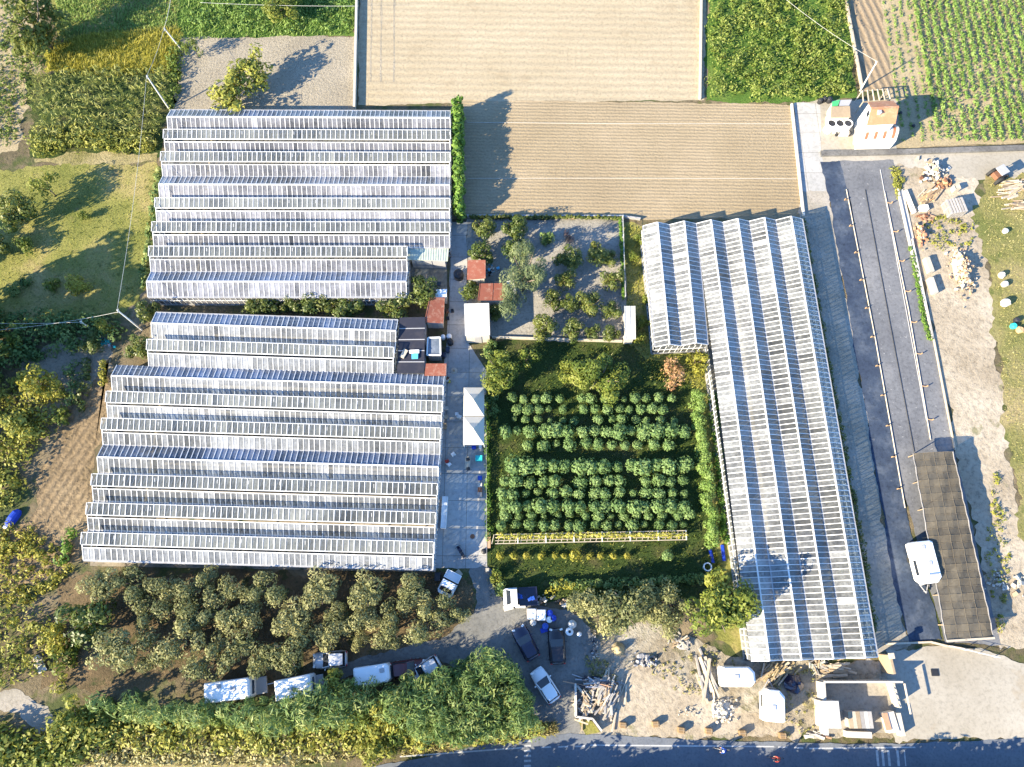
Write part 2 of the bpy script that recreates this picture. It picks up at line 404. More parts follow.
M['tyre'] = pmat('tyre_rubber', (.025, .025, .025), .85, var=.2)
M['steel'] = pmat('bare_steel', (.50, .50, .50), .4, .6, var=.1)
M['red_roof'] = pmat('red_brown_roofing', (.24, .075, .045), .8, var=.2, scale=2.5, bump=.3, dirt=((.36, .235, .17), 1.6, .75))
M['terracotta'] = pmat('terracotta_tile', (.46, .21, .11), .8, var=.22, scale=2.5, bump=.4, dirt=((.50, .36, .24), 1.0, .6))
M['navy_roof'] = pmat('dark_bitumen_roof', (.018, .020, .034), .7, var=.2, dirt=((.05, .045, .05), .8, .5))
M['wood'] = pmat('weathered_wood', (.34, .26, .17), .85, var=.3, scale=3)
M['pale_wood'] = pmat('pale_timber', (.50, .43, .33), .85, var=.3, scale=3)
M['grey_wood'] = pmat('grey_timber', (.33, .31, .29), .85, var=.3, scale=3)
M['brick'] = pmat('orange_brick', (.42, .25, .155), .85, var=.25, scale=3, bump=.3)
M['plaster'] = pmat('pale_plaster', (.50, .47, .42), .85, var=.12, dirt=((.45, .38, .29), .6, .5))
M['stone'] = pmat('pale_stone', (.46, .42, .35), .9, var=.25, scale=2, bump=.5)
M['white_rubble'] = pmat('white_rubble', (.47, .44, .38), .9, var=.25, scale=2, bump=.5)
M['rust'] = pmat('rusty_iron', (.20, .09, .05), .85, var=.3, scale=3)
M['hay'] = pmat('straw', (.42, .32, .17), .95, var=.3, scale=5, bump=.6)
M['blue'] = pmat('blue_plastic', (.02, .08, .38), .45, var=.15)
M['royal'] = pmat('blue_tarpaulin', (.012, .05, .42), .5, var=.25, scale=2)
M['sky_blue'] = pmat('pale_blue_plastic', (.10, .45, .75), .5, var=.1)
M['teal'] = pmat('turquoise_plastic', (.03, .50, .48), .5, var=.1)
M['green'] = pmat('green_sheet', (.06, .40, .14), .6, var=.15)
M['red'] = pmat('red_cloth', (.45, .06, .04), .8, var=.15)
M['block'] = pmat('brown_block', (.25, .165, .085), .9, var=.3, scale=4, bump=.5)
M['orange'] = pmat('faded_orange_paint', (.42, .27, .14), .75, var=.2, dirt=((.30, .22, .14), 1.5, .5))
M['yellow'] = pmat('yellow_plastic', (.60, .45, .04), .5, var=.1)
M['skin'] = pmat('skin', (.45, .28, .2), .6, var=.05)
M['hair'] = pmat('dark_hair', (.03, .02, .015), .7, var=.1)
M['lead'] = pmat('road_paint', (.42, .43, .44), .7, var=.2, scale=3, dirt=((.12, .12, .12), 2.0, .5))
M['cable'] = pmat('pale_cable', (.55, .54, .50), .6, var=.05)
M['pole'] = pmat('pale_concrete_pole', (.62, .60, .56), .8, var=.1)

def netmat():
    m = bpy.data.materials.new('shade_net'); n, l = nodes_of(m)
    b = n["Principled BSDF"]; b.inputs["Roughness"].default_value = .85; b.inputs["Specular IOR Level"].default_value = .1
    g = n.new("ShaderNodeNewGeometry")
    r = ramp(n, [(.3, (.075, .066, .052)), (.55, (.105, .092, .07)), (.7, (.15, .13, .098))]); l.new(noise(n, l, g.outputs["Position"], .7, 6, .7), r.inputs[0])
    l.new(r.outputs[0], b.inputs["Base Color"])
    t = n.new("ShaderNodeBsdfTransparent"); mx = n.new("ShaderNodeMixShader"); mx.inputs[0].default_value = .14
    l.new(b.outputs[0], mx.inputs[1]); l.new(t.outputs[0], mx.inputs[2]); l.new(mx.outputs[0], n["Material Output"].inputs[0])
    return m
M['net'] = netmat()
M['net_seam'] = pmat('net_seam', (.15, .125, .09), .9, var=.2)

# ------------------------------------------------------------------ SETTING: ground and sheets laid on it
def sheet(name, label, cat, poly, mat, level, jitter=.25, seg=.4, kind='structure'):
    """a ground sheet with a frayed border, from a surveyed outline"""
    pts = [P(*q) for q in poly]
    out = []; run = random.uniform(0, 50); ph = [random.uniform(0, 6.28) for _ in range(6)]
    for i, a in enumerate(pts):
        b = pts[(i + 1) % len(pts)]
        L = (b - a).length; k = max(1, min(260, int(L / seg)))
        nrm = Vector((-(b - a).y, (b - a).x, 0)).normalized()
        for j in range(k):
            t = run + L * j / k
            off = 0 if j == 0 else jitter * (math.sin(t * .45 + ph[0]) * .7 + math.sin(t * 1.1 + ph[1]) * .5 + math.sin(t * 2.3 + ph[2]) * .35 + random.gauss(0, .28))
            out.append(a.lerp(b, j / k) + nrm * off)
        run += L
    bm = bmesh.new()
    f = bm.faces.new([bm.verts.new((p.x, p.y, level * .007)) for p in out])
    if f.normal.z < 0 or f.calc_area() and (f.normal_update() or f.normal.z < 0): f.normal_flip()
    bmesh.ops.triangulate(bm, faces=[f])
    me = bpy.data.meshes.new(name); bm.to_mesh(me); bm.free()
    me.materials.append(M[mat])
    return tag(link(name, me), label, cat, None, kind)

def ground():
    me = bpy.data.meshes.new('ground')
    me.from_pydata([(-1500, -900, 0), (1500, -900, 0), (1500, 2500, 0), (-1500, 2500, 0)], [], [(0, 1, 2, 3)])
    me.materials.append(M['earth'])
    tag(link('ground', me), 'brown and green open ground under the whole farm', 'ground', None, 'structure')
ground()

sheet('vegetable_plot', 'pale vegetable plot in the top left corner beside the tall conifer', 'vegetable plot', [(-60, -60), (42, -60), (40, 60), (30, 100), (18, 150), (-60, 160)], 'crop_soil', 1, .4)
sheet('dark_meadow', 'shaded green grass right of the tall conifer', 'grass', [(45, -60), (200, -60), (182, 30), (55, 40)], 'meadow', 1, .4)
sheet('tall_grass_field', 'yellow tall-grass field beside the conifer', 'field', [(45, 45), (90, 34), (182, 27), (178, 70), (120, 78), (45, 72)], 'yellow_grass', 2.4, .4)
sheet('corn_plot', 'soil under the staked corn rows', 'plot', [(28, 72), (178, 70), (172, 112), (158, 158), (30, 158)], 'dark_lawn', 3, .5)
sheet('path', 'tan dirt path below the corn rows', 'path', [(34, 159), (70, 153), (158, 153), (157, 162), (100, 164), (60, 166)], 'verge', 4, .3)
sheet('meadow', 'half-shaded meadow left of the upper greenhouse', 'meadow', [(-80, 176), (60, 164), (157, 163), (158, 200), (140, 300), (120, 318), (-80, 322)], 'meadow', 3, .4)
sheet('plowed_field', 'brown plowed field left of the lower greenhouse', 'field', [(60, 420), (112, 355), (108, 400), (82, 560), (40, 585), (-60, 600), (-60, 540), (30, 520)], 'plowed', 2, .5)
sheet('kitchen_garden', 'bare garden beds left of the greenhouse corner', 'garden bed', [(20, 350), (112, 328), (112, 372), (60, 420), (20, 420)], 'bare_soil', 1, .5)
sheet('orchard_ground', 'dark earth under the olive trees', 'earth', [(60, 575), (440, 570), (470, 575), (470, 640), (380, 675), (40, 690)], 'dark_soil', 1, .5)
sheet('footpath', 'grey path in the lower left corner', 'path', [(-30, 695), (20, 690), (48, 706), (55, 722), (40, 735), (20, 712), (-30, 708)], 'track', 2, .2)
sheet('verge', 'dry grass verge along the road', 'verge', [(-60, 745), (120, 735), (300, 715), (560, 715), (562, 733), (400, 748), (200, 775), (-60, 800)], 'verge', 1, .4)
sheet('lush_plot', 'bright green grass plot above the bare soil', 'grass', [(178, -60), (356, -60), (355, 37), (270, 38), (176, 42)], 'lush', 2, .3)
sheet('bare_plot', 'bare grey soil plot with two young trees', 'plot', [(181, 38), (355, 36), (355, 112), (172, 112)], 'bare_soil', 3, .18)
sheet('pale_field', 'pale harrowed field at the top of the picture', 'field', [(360, -60), (708, -60), (704, 100), (358, 105)], 'pale_soil', 1, .12)
sheet('tan_field', 'tan furrowed field above the citrus grove', 'field', [(455, 100), (704, 103), (792, 105), (803, 219), (452, 219)], 'tan_field', 2, .12)
sheet('scrub_ground', 'green ground under the scrub in the upper right', 'grass', [(708, -60), (843, -60), (857, 96), (800, 104), (706, 101)], 'lush', 1.7, .3)
sheet('brown_field', 'narrow brown furrowed strip beside the crop rows', 'field', [(840, -60), (872, -60), (893, 90), (860, 92)], 'brown_rows', 3, .1)
sheet('crop_field', 'sandy ground under the green crop rows', 'field', [(866, -60), (1100, -60), (1100, 140), (893, 148), (885, 90)], 'crop_soil', 2.2, .1)
sheet('farm_yard', 'pale yard round the striped barn', 'yard', [(792, 104), (832, 100), (897, 100), (897, 150), (1060, 146), (1060, 175), (975, 180), (905, 190), (820, 165), (800, 165)], 'apron', 4, .2)
sheet('concrete_lane', 'concrete lane beside the tan field', 'lane', [(794, 103), (820, 104), (822, 158), (829, 200), (803, 222)], 'concrete', 5, .1)
sheet('gravel_track', 'gravel track along the right greenhouse', 'track', [(800, 190), (829, 190), (847, 300), (863, 390), (893, 580), (911, 645), (872, 655), (800, 215)], 'track', 6, .25)
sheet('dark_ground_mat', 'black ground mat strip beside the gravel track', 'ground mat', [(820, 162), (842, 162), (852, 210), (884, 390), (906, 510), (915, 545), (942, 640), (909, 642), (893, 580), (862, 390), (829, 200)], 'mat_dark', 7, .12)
sheet('grey_ground_mat', 'dusty grey ground mat of the container field', 'ground mat', [(840, 161), (893, 160), (925, 300), (955, 455), (1000, 645), (945, 643), (914, 530), (902, 490), (880, 360), (852, 210)], 'mat_grey', 8, .08)
sheet('dirt_strip', 'pale dirt strip right of the container field', 'dirt', [(896, 165), (975, 178), (985, 240), (993, 300), (1003, 400), (1022, 530), (1060, 560), (1060, 660), (1000, 650), (955, 450), (925, 300)], 'dirt_yard', 5, .5)
sheet('right_meadow', 'sunny grass along the right edge', 'grass', [(985, 180), (1100, 160), (1100, 600), (1022, 540), (1003, 400), (993, 300), (975, 215)], 'dry_meadow', 6, .5)
sheet('courtyard', 'pale concrete courtyard between greenhouse and nursery', 'courtyard', [(452, 222), (467, 222), (466, 340), (486, 370), (487, 568), (434, 568), (443, 380), (447, 340)], 'concrete', 4, .05)
sheet('grove_ground', 'grey soil of the citrus grove', 'soil', [(467, 219), (622, 219), (628, 342), (466, 338)], 'garden_soil', 3, .2)
sheet('grass_lane', 'grass lane left of the right greenhouse', 'grass', [(622, 222), (645, 225), (656, 352), (708, 352), (752, 660), (715, 640), (700, 390), (626, 340)], 'meadow', 2, .3)
sheet('nursery_ground', 'dark grassy ground of the nursery rows', 'ground', [(486, 340), (640, 338), (708, 352), (735, 560), (735, 600), (487, 600)], 'dark_lawn', 1, .2)
sheet('car_park', 'grey gravel car park with three cars', 'car park', [(470, 568), (490, 568), (495, 592), (530, 600), (575, 615), (600, 640), (585, 690), (578, 735), (520, 738), (535, 715), (440, 660), (380, 672), (330, 678), (335, 662), (440, 640), (475, 610)], 'yard', 5, .25)
sheet('rubble_yard', 'pale rubble yard below the leafy tree', 'yard', [(578, 640), (640, 622), (700, 640), (752, 662), (880, 660), (905, 640), (905, 735), (578, 736)], 'rubble', 3, .3)
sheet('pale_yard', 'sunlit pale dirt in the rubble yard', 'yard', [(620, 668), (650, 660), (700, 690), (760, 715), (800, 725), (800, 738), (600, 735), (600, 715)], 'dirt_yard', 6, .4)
sheet('apron', 'pale concrete apron in the lower right corner', 'yard', [(885, 650), (946, 645), (1000, 655), (1100, 690), (1100, 742), (1000, 737), (895, 742)], 'apron', 7.5, .2)
sheet('road', 'shaded asphalt road along the bottom edge', 'road', [(-60, 850), (300, 778), (395, 763), (480, 745), (570, 733), (660, 738), (760, 742), (900, 744), (1100, 734), (1300, 720), (1300, 830), (900, 860), (500, 870), (200, 900), (-60, 960)], 'asphalt', 8, .06)
sheet('greenhouse_floor', 'soil floor under the upper greenhouse', 'floor', [(170, 116), (447, 116), (447, 300), (150, 305)], 'house_soil', 5, .0)
sheet('greenhouse_floor', 'soil floor under the lower greenhouse', 'floor', [(150, 322), (398, 325), (398, 375), (440, 378), (436, 572), (90, 566), (116, 372), (150, 370)], 'house_soil', 6, .0)
sheet('greenhouse_floor', 'soil floor under the right greenhouse', 'floor', [(642, 233), (792, 226), (867, 658), (745, 661), (705, 348), (655, 350)], 'house_soil', 7, .0)
for k, (x0, x1, lb) in enumerate(((381, 380, 'faint wheel rut nearest the left edge of the pale field'), (394, 393, 'second wheel rut in the pale field'), (371, 370, 'soft rut along the kerb of the pale field'))):
    sheet('wheel_rut', lb, 'rut', [(x0, -40), (x0 + 1.6, -40), (x1 + 1.4, 82), (x1, 82)], 'bare_soil', 2.3, .05)
# painted road lines
def road_line(name, label, a, b, w=.14, group=None, cat='road marking'):
    mb = MB()
    pts = [P(a[0] + (b[0] - a[0]) * k / 6, a[1] + (b[1] - a[1]) * k / 6) for k in range(7)]
    for p, q in zip(pts, pts[1:]):
        d = (q - p).normalized(); s_ = Vector((-d.y, d.x, 0)) * w / 2
        mb.face([v + Vector((0, 0, .066)) for v in (p - s_, q - s_, q + s_, p + s_)])
    return tag(mb.build(name, M['lead']), label, cat, group, 'structure')
road_line('road_line', 'long white edge line left of the car park exit', (400, 756.5), (523, 747.5))
for k, x in enumerate((541, 558, 575)):
    road_line('road_line', f'white edge dash across the car park exit, {ORD[k]} from the left', (x, 747.4 - k * .5), (x + 10, 746.8 - k * .5), group='edge dashes at the car park exit')
road_line('road_line', 'long white edge line below the orange blocks', (590, 745), (774, 746.5))
for k, x in enumerate((778, 794)):
    road_line('road_line', f'white edge dash below the white caravan, {ORD[k]} from the left', (x, 747 + k * .6), (x + 9, 747.2 + k * .6), group='edge dashes below the caravan')
road_line('road_line', 'white edge line below the ruined walls', (809, 748.4), (915, 747.2))
for k, x in enumerate((876.5, 882, 888, 897, 904)):
    road_line('crossing_stripe', f'worn white bar across the road, {ORD[k]} from the left', (x, 750), (x + 1.5, 766), .25 if k < 4 else .12, 'worn bars across the road')
for k in range(6):
    road_line('crossing_stripe', f'faint pale band of the speed strip, {ORD[k]} from its upper end', (524, 741 + k * 5), (531, 740.6 + k * 5), .2, 'speed strip bands')

# ------------------------------------------------------------------ GREENHOUSES
GH_EAVE, GH_RISE = 2.5, .78
_pm = MB(); _pm.box((0, 0, (GH_EAVE - .1) / 2), (.09, .09, GH_EAVE - .1))
_po = _pm.build('post', M['gutter']); POST = _po.data; bpy.data.objects.remove(_po)
WASH = [0.0]
def greenhouse(name, label, lines, glass, vented, pane=.62, sky_tint_bays=(), walls=()):
    """lines: list of bays, each ((a0,a1),(b0,b1)) eave lines in world x,y at eave height; ridge between; walls: (p,q) pairs"""
    c0 = lines[0][0][0]
    root = empty(name, (c0.x, c0.y, 0))
    tag(root, label, 'greenhouse', 'glass greenhouses of the nursery')
    mats = [M[glass], M['white_metal'], M['glass_sky_tint'], M['gutter'], M['glass_vent']]
    up = Vector((0, 0, 1))
    def slope(mb, e0, e1, r0, r1, g, bw=.07):
        n = max(2, int(round((e1 - e0).length / pane)))
        nrm = (e1 - e0).cross(r0 - e0).normalized()
        if nrm.z < 0: nrm = -nrm
        for i in range(n):
            a, b = e0.lerp(e1, i / n), e0.lerp(e1, (i + 1) / n)
            c, d = r0.lerp(r1, (i + 1) / n), r0.lerp(r1, i / n)
            mb.face([a, b, c, d], g, random.random() + WASH[0] + (random.choice((-.9, .9)) if random.random() < .035 else 0))
        for i in range(n + 1):
            a, d = e0.lerp(e1, i / n), r0.lerp(r1, i / n)
            w = (e1 - e0).normalized() * (bw / 2 * random.choice((.8, 1, 1, 1.15)))
            h = nrm * .045
            mb.face([a - w + h, a + w + h, d + w + h, d - w + h], 1)
            mb.face([a - w, a - w + h, d - w + h, d - w], 1)
            mb.face([a + w + h, a + w, d + w, d + w + h], 1)
    for k, ((a0, a1), (b0, b1)) in enumerate(lines):
        WASH[0] = random.uniform(-.35, .35)
        r0 = (a0 + b0) / 2 + up * GH_RISE; r1 = (a1 + b1) / 2 + up * GH_RISE
        mb = MB()
        g1 = 2 if k in sky_tint_bays else 0
        slope(mb, a0, a1, r0, r1, g1)
        if k in vented:
            f = .2
            s0, s1 = r0.lerp(b0, f), r1.lerp(b1, f)
            slope(mb, b0, b1, s0, s1, 0)
            mb.beam(s0, s1, .09, .09, 1)
        else:
            slope(mb, b0, b1, r0, r1, 0)
        bay = mb.build('roof_bay', mats, root)
        m2 = MB(); m2.beam(r0 + up * .03, r1 + up * .03, .15, .1, 0); m2.build('ridge_bar', M['white_metal'], bay)
        m3 = MB(); m3.beam(b0 - up * .03, b1 - up * .03, .26, .12, 0); m3.build('gutter', M['gutter'], bay)
        if k == 0:
            m3 = MB(); m3.beam(a0 - up * .03, a1 - up * .03, .2, .12, 0); m3.build('gutter', M['gutter'], bay)
        if k in vented:
            m4 = MB()
            d = (a0 - b0).normalized(); d = (d + up * .16).normalized() * 1.28
            o = up * .1
            ins = (r1 - r0).normalized()
            slope(m4, r0 + o - ins * .1, r1 + o + ins * .1, r0 + o + d - ins * .1, r1 + o + d + ins * .1, 4, .07)
            m4.beam(r0 + o + d, r1 + o + d, .06, .06, 1)
            nst = max(3, int((r1 - r0).length / 3.2))
            for q in range(nst + 1):
                p = r0.lerp(r1, q / nst); m4.beam(p + o * .5, p + o + d * .8, .04, .04, 1)
            m4.build('roof_vent', mats, bay)
        # gable triangles at both ends
        for (p, r, q) in ((a0, r0, b0), (a1, r1, b1)):
            m5 = MB()
            m5.face([p, q, r], 0)
            m5.beam(p, r, .08, .08, 1); m5.beam(r, q, .08, .08, 1)
            for t_ in (.25, .5, .75):
                base = p.lerp(q, t_); top = base + up * GH_RISE * (1 - abs(2 * t_ - 1)) ; m5.beam(base, top, .05, .05, 1)
            m5.build('gable', mats, bay)
        # columns under the gutter inside
        nst = max(2, int((b1 - b0).length / 4.2))
        for q in range(nst + 1):
            p = b0.lerp(b1, q / nst)
            o = link('post', POST, bay); o.location = (p.x - c0.x, p.y - c0.y, 0)
    for p, q in walls:
        mb = MB()
        lo, hi = .35, GH_EAVE - .1
        n = max(2, int((q - p).length / (pane * 1.05)))
        for i in range(n):
            a, b = p.lerp(q, i / n), p.lerp(q, (i + 1) / n)
            mb.face([(a.x, a.y, lo), (b.x, b.y, lo), (b.x, b.y, hi), (a.x, a.y, hi)], 0, random.random())
        for i in range(n + 1):
            a = p.lerp(q, i / n); mb.box((a.x, a.y, (lo + hi) / 2), (.07, .07, hi - lo), 0, 1)
        pl, ql = Vector((p.x, p.y, lo / 2)), Vector((q.x, q.y, lo / 2))
        mb.beam(pl, ql, .14, lo, 3)
        pm, qm = Vector((p.x, p.y, 1.45)), Vector((q.x, q.y, 1.45)); mb.beam(pm, qm, .1, .07, 1)
        mb.build('side_wall', mats, root)
    return root

def E_(px, py): return P(px, py, GH_EAVE)
def lerp_lines(L0, L1, R0, R1, n):
    """n bays between line L0-R0 and line L1-R1"""
    return [((L0.lerp(L1, k / n), R0.lerp(R1, k / n)), (L0.lerp(L1, (k + 1) / n), R0.lerp(R1, (k + 1) / n))) for k in range(n)]
# upper greenhouse: eight bays, the two nearest shorter
UL0, UL1, UR0, UR1 = E_(171, 110), E_(148, 297), E_(450.5, 111), E_(449.5, 297)
bays = lerp_lines(UL0, UL1, UR0, UR1, 8)
def cut(bay, fr): return ((bay[0][0], bay[0][0].lerp(bay[0][1], fr)), (bay[1][0], bay[1][0].lerp(bay[1][1], fr)))
bays[6], bays[7] = cut(bays[6], .858), cut(bays[7], .858)
greenhouse('greenhouse', 'upper long glass greenhouse beside the meadow, eight pale roof bays', bays, 'glass_a', {1, 2, 4, 5, 6}, sky_tint_bays={0, 7},
           walls=[(UL0, UR0), (UL0, UL1), (UR0, bays[5][1][1]), (bays[6][0][1], bays[7][1][1]), (bays[5][1][1], bays[6][0][1]), (UL1, bays[7][1][1])])
# lower greenhouse: two short bays and seven long ones
a = lerp_lines(E_(156, 312.5), E_(149, 366), E_(398, 320), E_(393, 374), 2)
b = lerp_lines(E_(117, 365), E_(83.5, 560), E_(444.5, 375), E_(433, 569.5), 7)
greenhouse('greenhouse', 'lower long glass greenhouse beside the courtyard, nine pale roof bays', a + b, 'glass_b', {1, 3, 4, 6, 7, 8}, sky_tint_bays={0, 2, 5},
           walls=[(a[0][0][0], a[0][0][1]), (a[0][0][0], a[1][1][0]), (a[0][0][1], a[1][1][1]), (b[0][0][0], b[6][1][0]), (b[0][0][1], b[6][1][1]), (b[6][1][0], b[6][1][1]), (b[0][0][0], a[1][1][0])])
# right greenhouse: bays run away from the road; the two left ones are short
T0, T1, B1_, B2_ = E_(643, 226), E_(802, 219), E_(751, 661), E_(877.5, 657)
S0, S1 = E_(655, 347), E_(707.5, 344.5)
rl = []
for k in range(6):
    t0, t1 = T0.lerp(T1, k / 6), T0.lerp(T1, (k + 1) / 6)
    if k < 2: q0, q1 = S0.lerp(S1, k / 2), S0.lerp(S1, (k + 1) / 2)
    else: q0, q1 = B1_.lerp(B2_, (k - 2) / 4), B1_.lerp(B2_, (k - 1) / 4)
    rl.append(((t0, q0), (t1, q1)))
greenhouse('greenhouse', 'right glass greenhouse with ridges running towards the road, six bays', rl, 'glass_c', set(), pane=.6,
           walls=[(T0, T1), (T0, S0), (S0, S1), (S1, B1_), (B1_, B2_), (T1, B2_)])

# ------------------------------------------------------------------ FOLIAGE
def leaf_cloud(seed, centers, radii, per, size, aspect=.55, upbias=.5, droop=0.0, shell=.78, contrast=.6):
    """leaf clumps: per clump a swarm of pointed leaf faces lying on a ragged ball"""
    g = np.random.default_rng(seed)
    centers = np.asarray(centers, float); N = len(centers)
    radii = np.broadcast_to(np.asarray(radii, float).reshape(-1, 1) if np.ndim(radii) == 1 else np.asarray(radii, float), (N, 3)) if np.ndim(radii) else np.full((N, 3), float(radii))
    n = N * per
    ci = np.repeat(np.arange(N), per)
    d = g.normal(size=(n, 3)); d /= np.linalg.norm(d, axis=1, keepdims=True) + 1e-9
    rr = shell + (1.08 - shell) * g.random((n, 1)) ** .6
    pos = centers[ci] + d * rr * radii[ci]
    nrm = d * 1.7 + g.normal(size=(n, 3)) * .5 + np.array([0, 0, upbias]); nrm /= np.linalg.norm(nrm, axis=1, keepdims=True) + 1e-9
    t = g.normal(size=(n, 3)) + np.array([0, 0, -droop]) + d * .3
    t -= nrm * (t * nrm).sum(1, keepdims=True); t /= np.linalg.norm(t, axis=1, keepdims=True) + 1e-9
    b = np.cross(nrm, t)
    s = size * (.55 + .9 * g.random((n, 1)))
    V = np.stack([pos - t * s, pos + b * s * aspect, pos + t * s, pos - b * s * aspect], 1).reshape(-1, 3)
    V[:, 2] = np.maximum(V[:, 2], .03)
    F = np.arange(n * 4).reshape(n, 4)
    tint = np.clip(g.random(N)[ci] * contrast + g.random(n) * (1 - contrast), 0, 1)
    return V, F, tint

def merge_clouds(*cl):
    Vs, Fs, Ts, o = [], [], [], 0
    for V, F, T in cl:
        Vs.append(V); Fs.append(F + o); Ts.append(T); o += len(V)
    return np.concatenate(Vs), np.concatenate(Fs), np.concatenate(Ts)

def ball_points(g, n, rx, ry, z0, z1, hollow=.35, lumpy=.25):
    """clump centres through an uneven crown volume"""
    out = []
    ph = g.random(4) * 6.28
    while len(out) < n:
        p = g.uniform(-1, 1, 3); q = np.linalg.norm(p)
        a = math.atan2(p[1], p[0])
        lim = 1 + lumpy * (math.sin(2 * a + ph[0]) * .5 + math.sin(3 * a + ph[1]) * .5 + math.sin(5 * a + ph[2] + p[2] * 2) * .4) - lumpy * .3
        if q > lim or q < hollow * g.random(): continue
        out.append((p[0] * rx, p[1] * ry, (z0 + z1) / 2 + p[2] * (z1 - z0) / 2))
    return np.array(out)

def limbs(mb, h, r, seed, spread, n=4, top=.8):
    g = random.Random(seed)
    fork = Vector((g.uniform(-.1, .1), g.uniform(-.1, .1), h * .35))
    mb.tube((0, 0, -.05), fork, r, r * .75, 7)
    for k in range(n):
        a = 6.28 * k / n + g.random()
        m_ = fork + Vector((math.cos(a) * spread * .4, math.sin(a) * spread * .4, h * .22))
        e = m_ + Vector((math.cos(a + .3) * spread * .4, math.sin(a + .3) * spread * .4, h * (top - .57) * g.uniform(.7, 1.1)))
        mb.tube(fork - Vector((0, 0, .05)), m_, r * .55, r * .38, 6); mb.tube(m_, e, r * .38, r * .12, 5)

PROTO = {}
def tree_kind(kind, variant):
    """crown and trunk meshes of a tree about 2 x 2 units wide (radius 1 m) before scaling is avoided: true metres"""
    key = (kind, variant)
    if key in PROTO: return PROTO[key]
    sd = abs(hash_(kind)) % 1000 + variant * 17
    g = np.random.default_rng(sd)
    K = KINDS_[kind]
    rx, h, z0 = K['r'], K['h'], K['z0']
    ry = rx * K.get('ry', 1)
    C = ball_points(g, K['n'], rx * .84, ry * .84, z0, h * .92, K.get('hollow', .4), K.get('lumpy', .3))
    rad = rx * K['clump'] * (.65 + .7 * g.random(len(C)))
    cr = leaf_cloud(sd, C, rad, K['per'], K['leaf'], K.get('asp', .5), K.get('up', .5), K.get('droop', 0))
    crown = np_mesh('crown', *cr, M[K['mat']])
    mb = MB(); limbs(mb, h, K.get('tr', .12), sd, rx * .8, 4)
    tr = mb.build('trunk', M['bark'], smooth=True); tm = tr.data; bpy.data.objects.remove(tr)
    PROTO[key] = (crown, tm, rx, (z0 + h) / 2)
    return PROTO[key]
def hash_(s): return sum((i + 3) * ord(c) for i, c in enumerate(s))
KINDS_ = {
    'olive': dict(r=2.0, h=3.9, z0=1.0, n=26, clump=.30, per=95, leaf=.13, asp=.42, mat='olive', tr=.16, hollow=.5, lumpy=.4),
    'citrus': dict(r=1.5, h=2.9, z0=.5, n=24, clump=.30, per=100, leaf=.11, asp=.5, mat='citrus', tr=.09, hollow=.6),
    'broad': dict(r=3.4, h=7.0, z0=1.4, n=46, clump=.23, per=120, leaf=.17, asp=.55, mat='leafy', tr=.22, hollow=.5, lumpy=.35),
    'loose': dict(r=2.2, h=4.4, z0=1.2, n=22, clump=.27, per=34, leaf=.17, asp=.5, mat='leafy', tr=.1, lumpy=.5),
    'gold': dict(r=2.0, h=3.6, z0=.4, n=24, clump=.30, per=50, leaf=.18, asp=.5, mat='gold', tr=.1, lumpy=.4),
    'yellowing': dict(r=2.0, h=4.2, z0=.5, n=26, clump=.3, per=46, leaf=.19, asp=.5, mat='yellowing', tr=.1, lumpy=.45),
    'spruce': dict(r=2.0, ry=1.5, h=6.5, z0=.8, n=52, clump=.25, per=120, leaf=.15, asp=.22, mat='spruce', tr=.16, droop=.8, lumpy=.5),
    'conifer': dict(r=3.0, ry=1.0, h=9.0, z0=.8, n=60, clump=.22, per=70, leaf=.25, asp=.3, mat='conifer', tr=.25, droop=.4, lumpy=.4),
    'tall': dict(r=4.2, h=11.0, z0=1.5, n=44, clump=.25, per=50, leaf=.42, asp=.55, mat='leafy', tr=.3, lumpy=.45),
    'shade': dict(r=3.0, h=6.5, z0=.3, n=36, clump=.3, per=44, leaf=.36, asp=.55, mat='leafy', tr=.18, lumpy=.4),
    'bush': dict(r=1.3, h=1.9, z0=.1, n=16, clump=.36, per=44, leaf=.15, asp=.5, mat='leafy', tr=.05),
    'dark_bush': dict(r=1.3, h=1.9, z0=.1, n=16, clump=.36, per=44, leaf=.16, asp=.5, mat='cane', tr=.05),
    'dry_bush': dict(r=1.3, h=1.8, z0=.1, n=16, clump=.38, per=34, leaf=.16, asp=.4, mat='dry', tr=.05, lumpy=.5),
    'russet': dict(r=1.8, h=2.6, z0=.3, n=20, clump=.32, per=40, leaf=.15, asp=.4, mat='rust_leaf', tr=.07, lumpy=.4),
    'purple': dict(r=.9, h=1.6, z0=.2, n=14, clump=.4, per=60, leaf=.1, asp=.2, mat='purple', tr=.04),
    'red': dict(r=.8, h=1.8, z0=.2, n=10, clump=.45, per=34, leaf=.13, asp=.5, mat='red_leaf', tr=.04),
}
def tree(kind, name, label, px, py, dia, cat='tree', group=None, hk=1.0, variant=None, sy=1.0):
    """a tree whose crown centre is seen at a pixel and whose crown is dia pixels wide there"""
    v = random.randrange(3) if variant is None else variant
    crown, tm, rx, zc = tree_kind(kind, v)
    r = dia * mpp(px, py) / 2
    s = r / rx; sz = s ** .7 * hk
    base = P(px, py, zc * sz); base.z = 0
    root = empty(name, base, random.uniform(0, 6.28) if sy == 1 and KINDS_[kind].get('ry', 1) == 1 else 0)
    root.scale = (s, s * sy, sz)
    tag(root, label, cat, group)
    link('trunk', tm, root); link('crown', crown, root)
    return root
def bush(kind, name, label, px, py, dia, cat='bush', group=None, hk=1.0, sy=1.0):
    return tree(kind, name, label, px, py, dia, cat, group, hk, sy=sy)

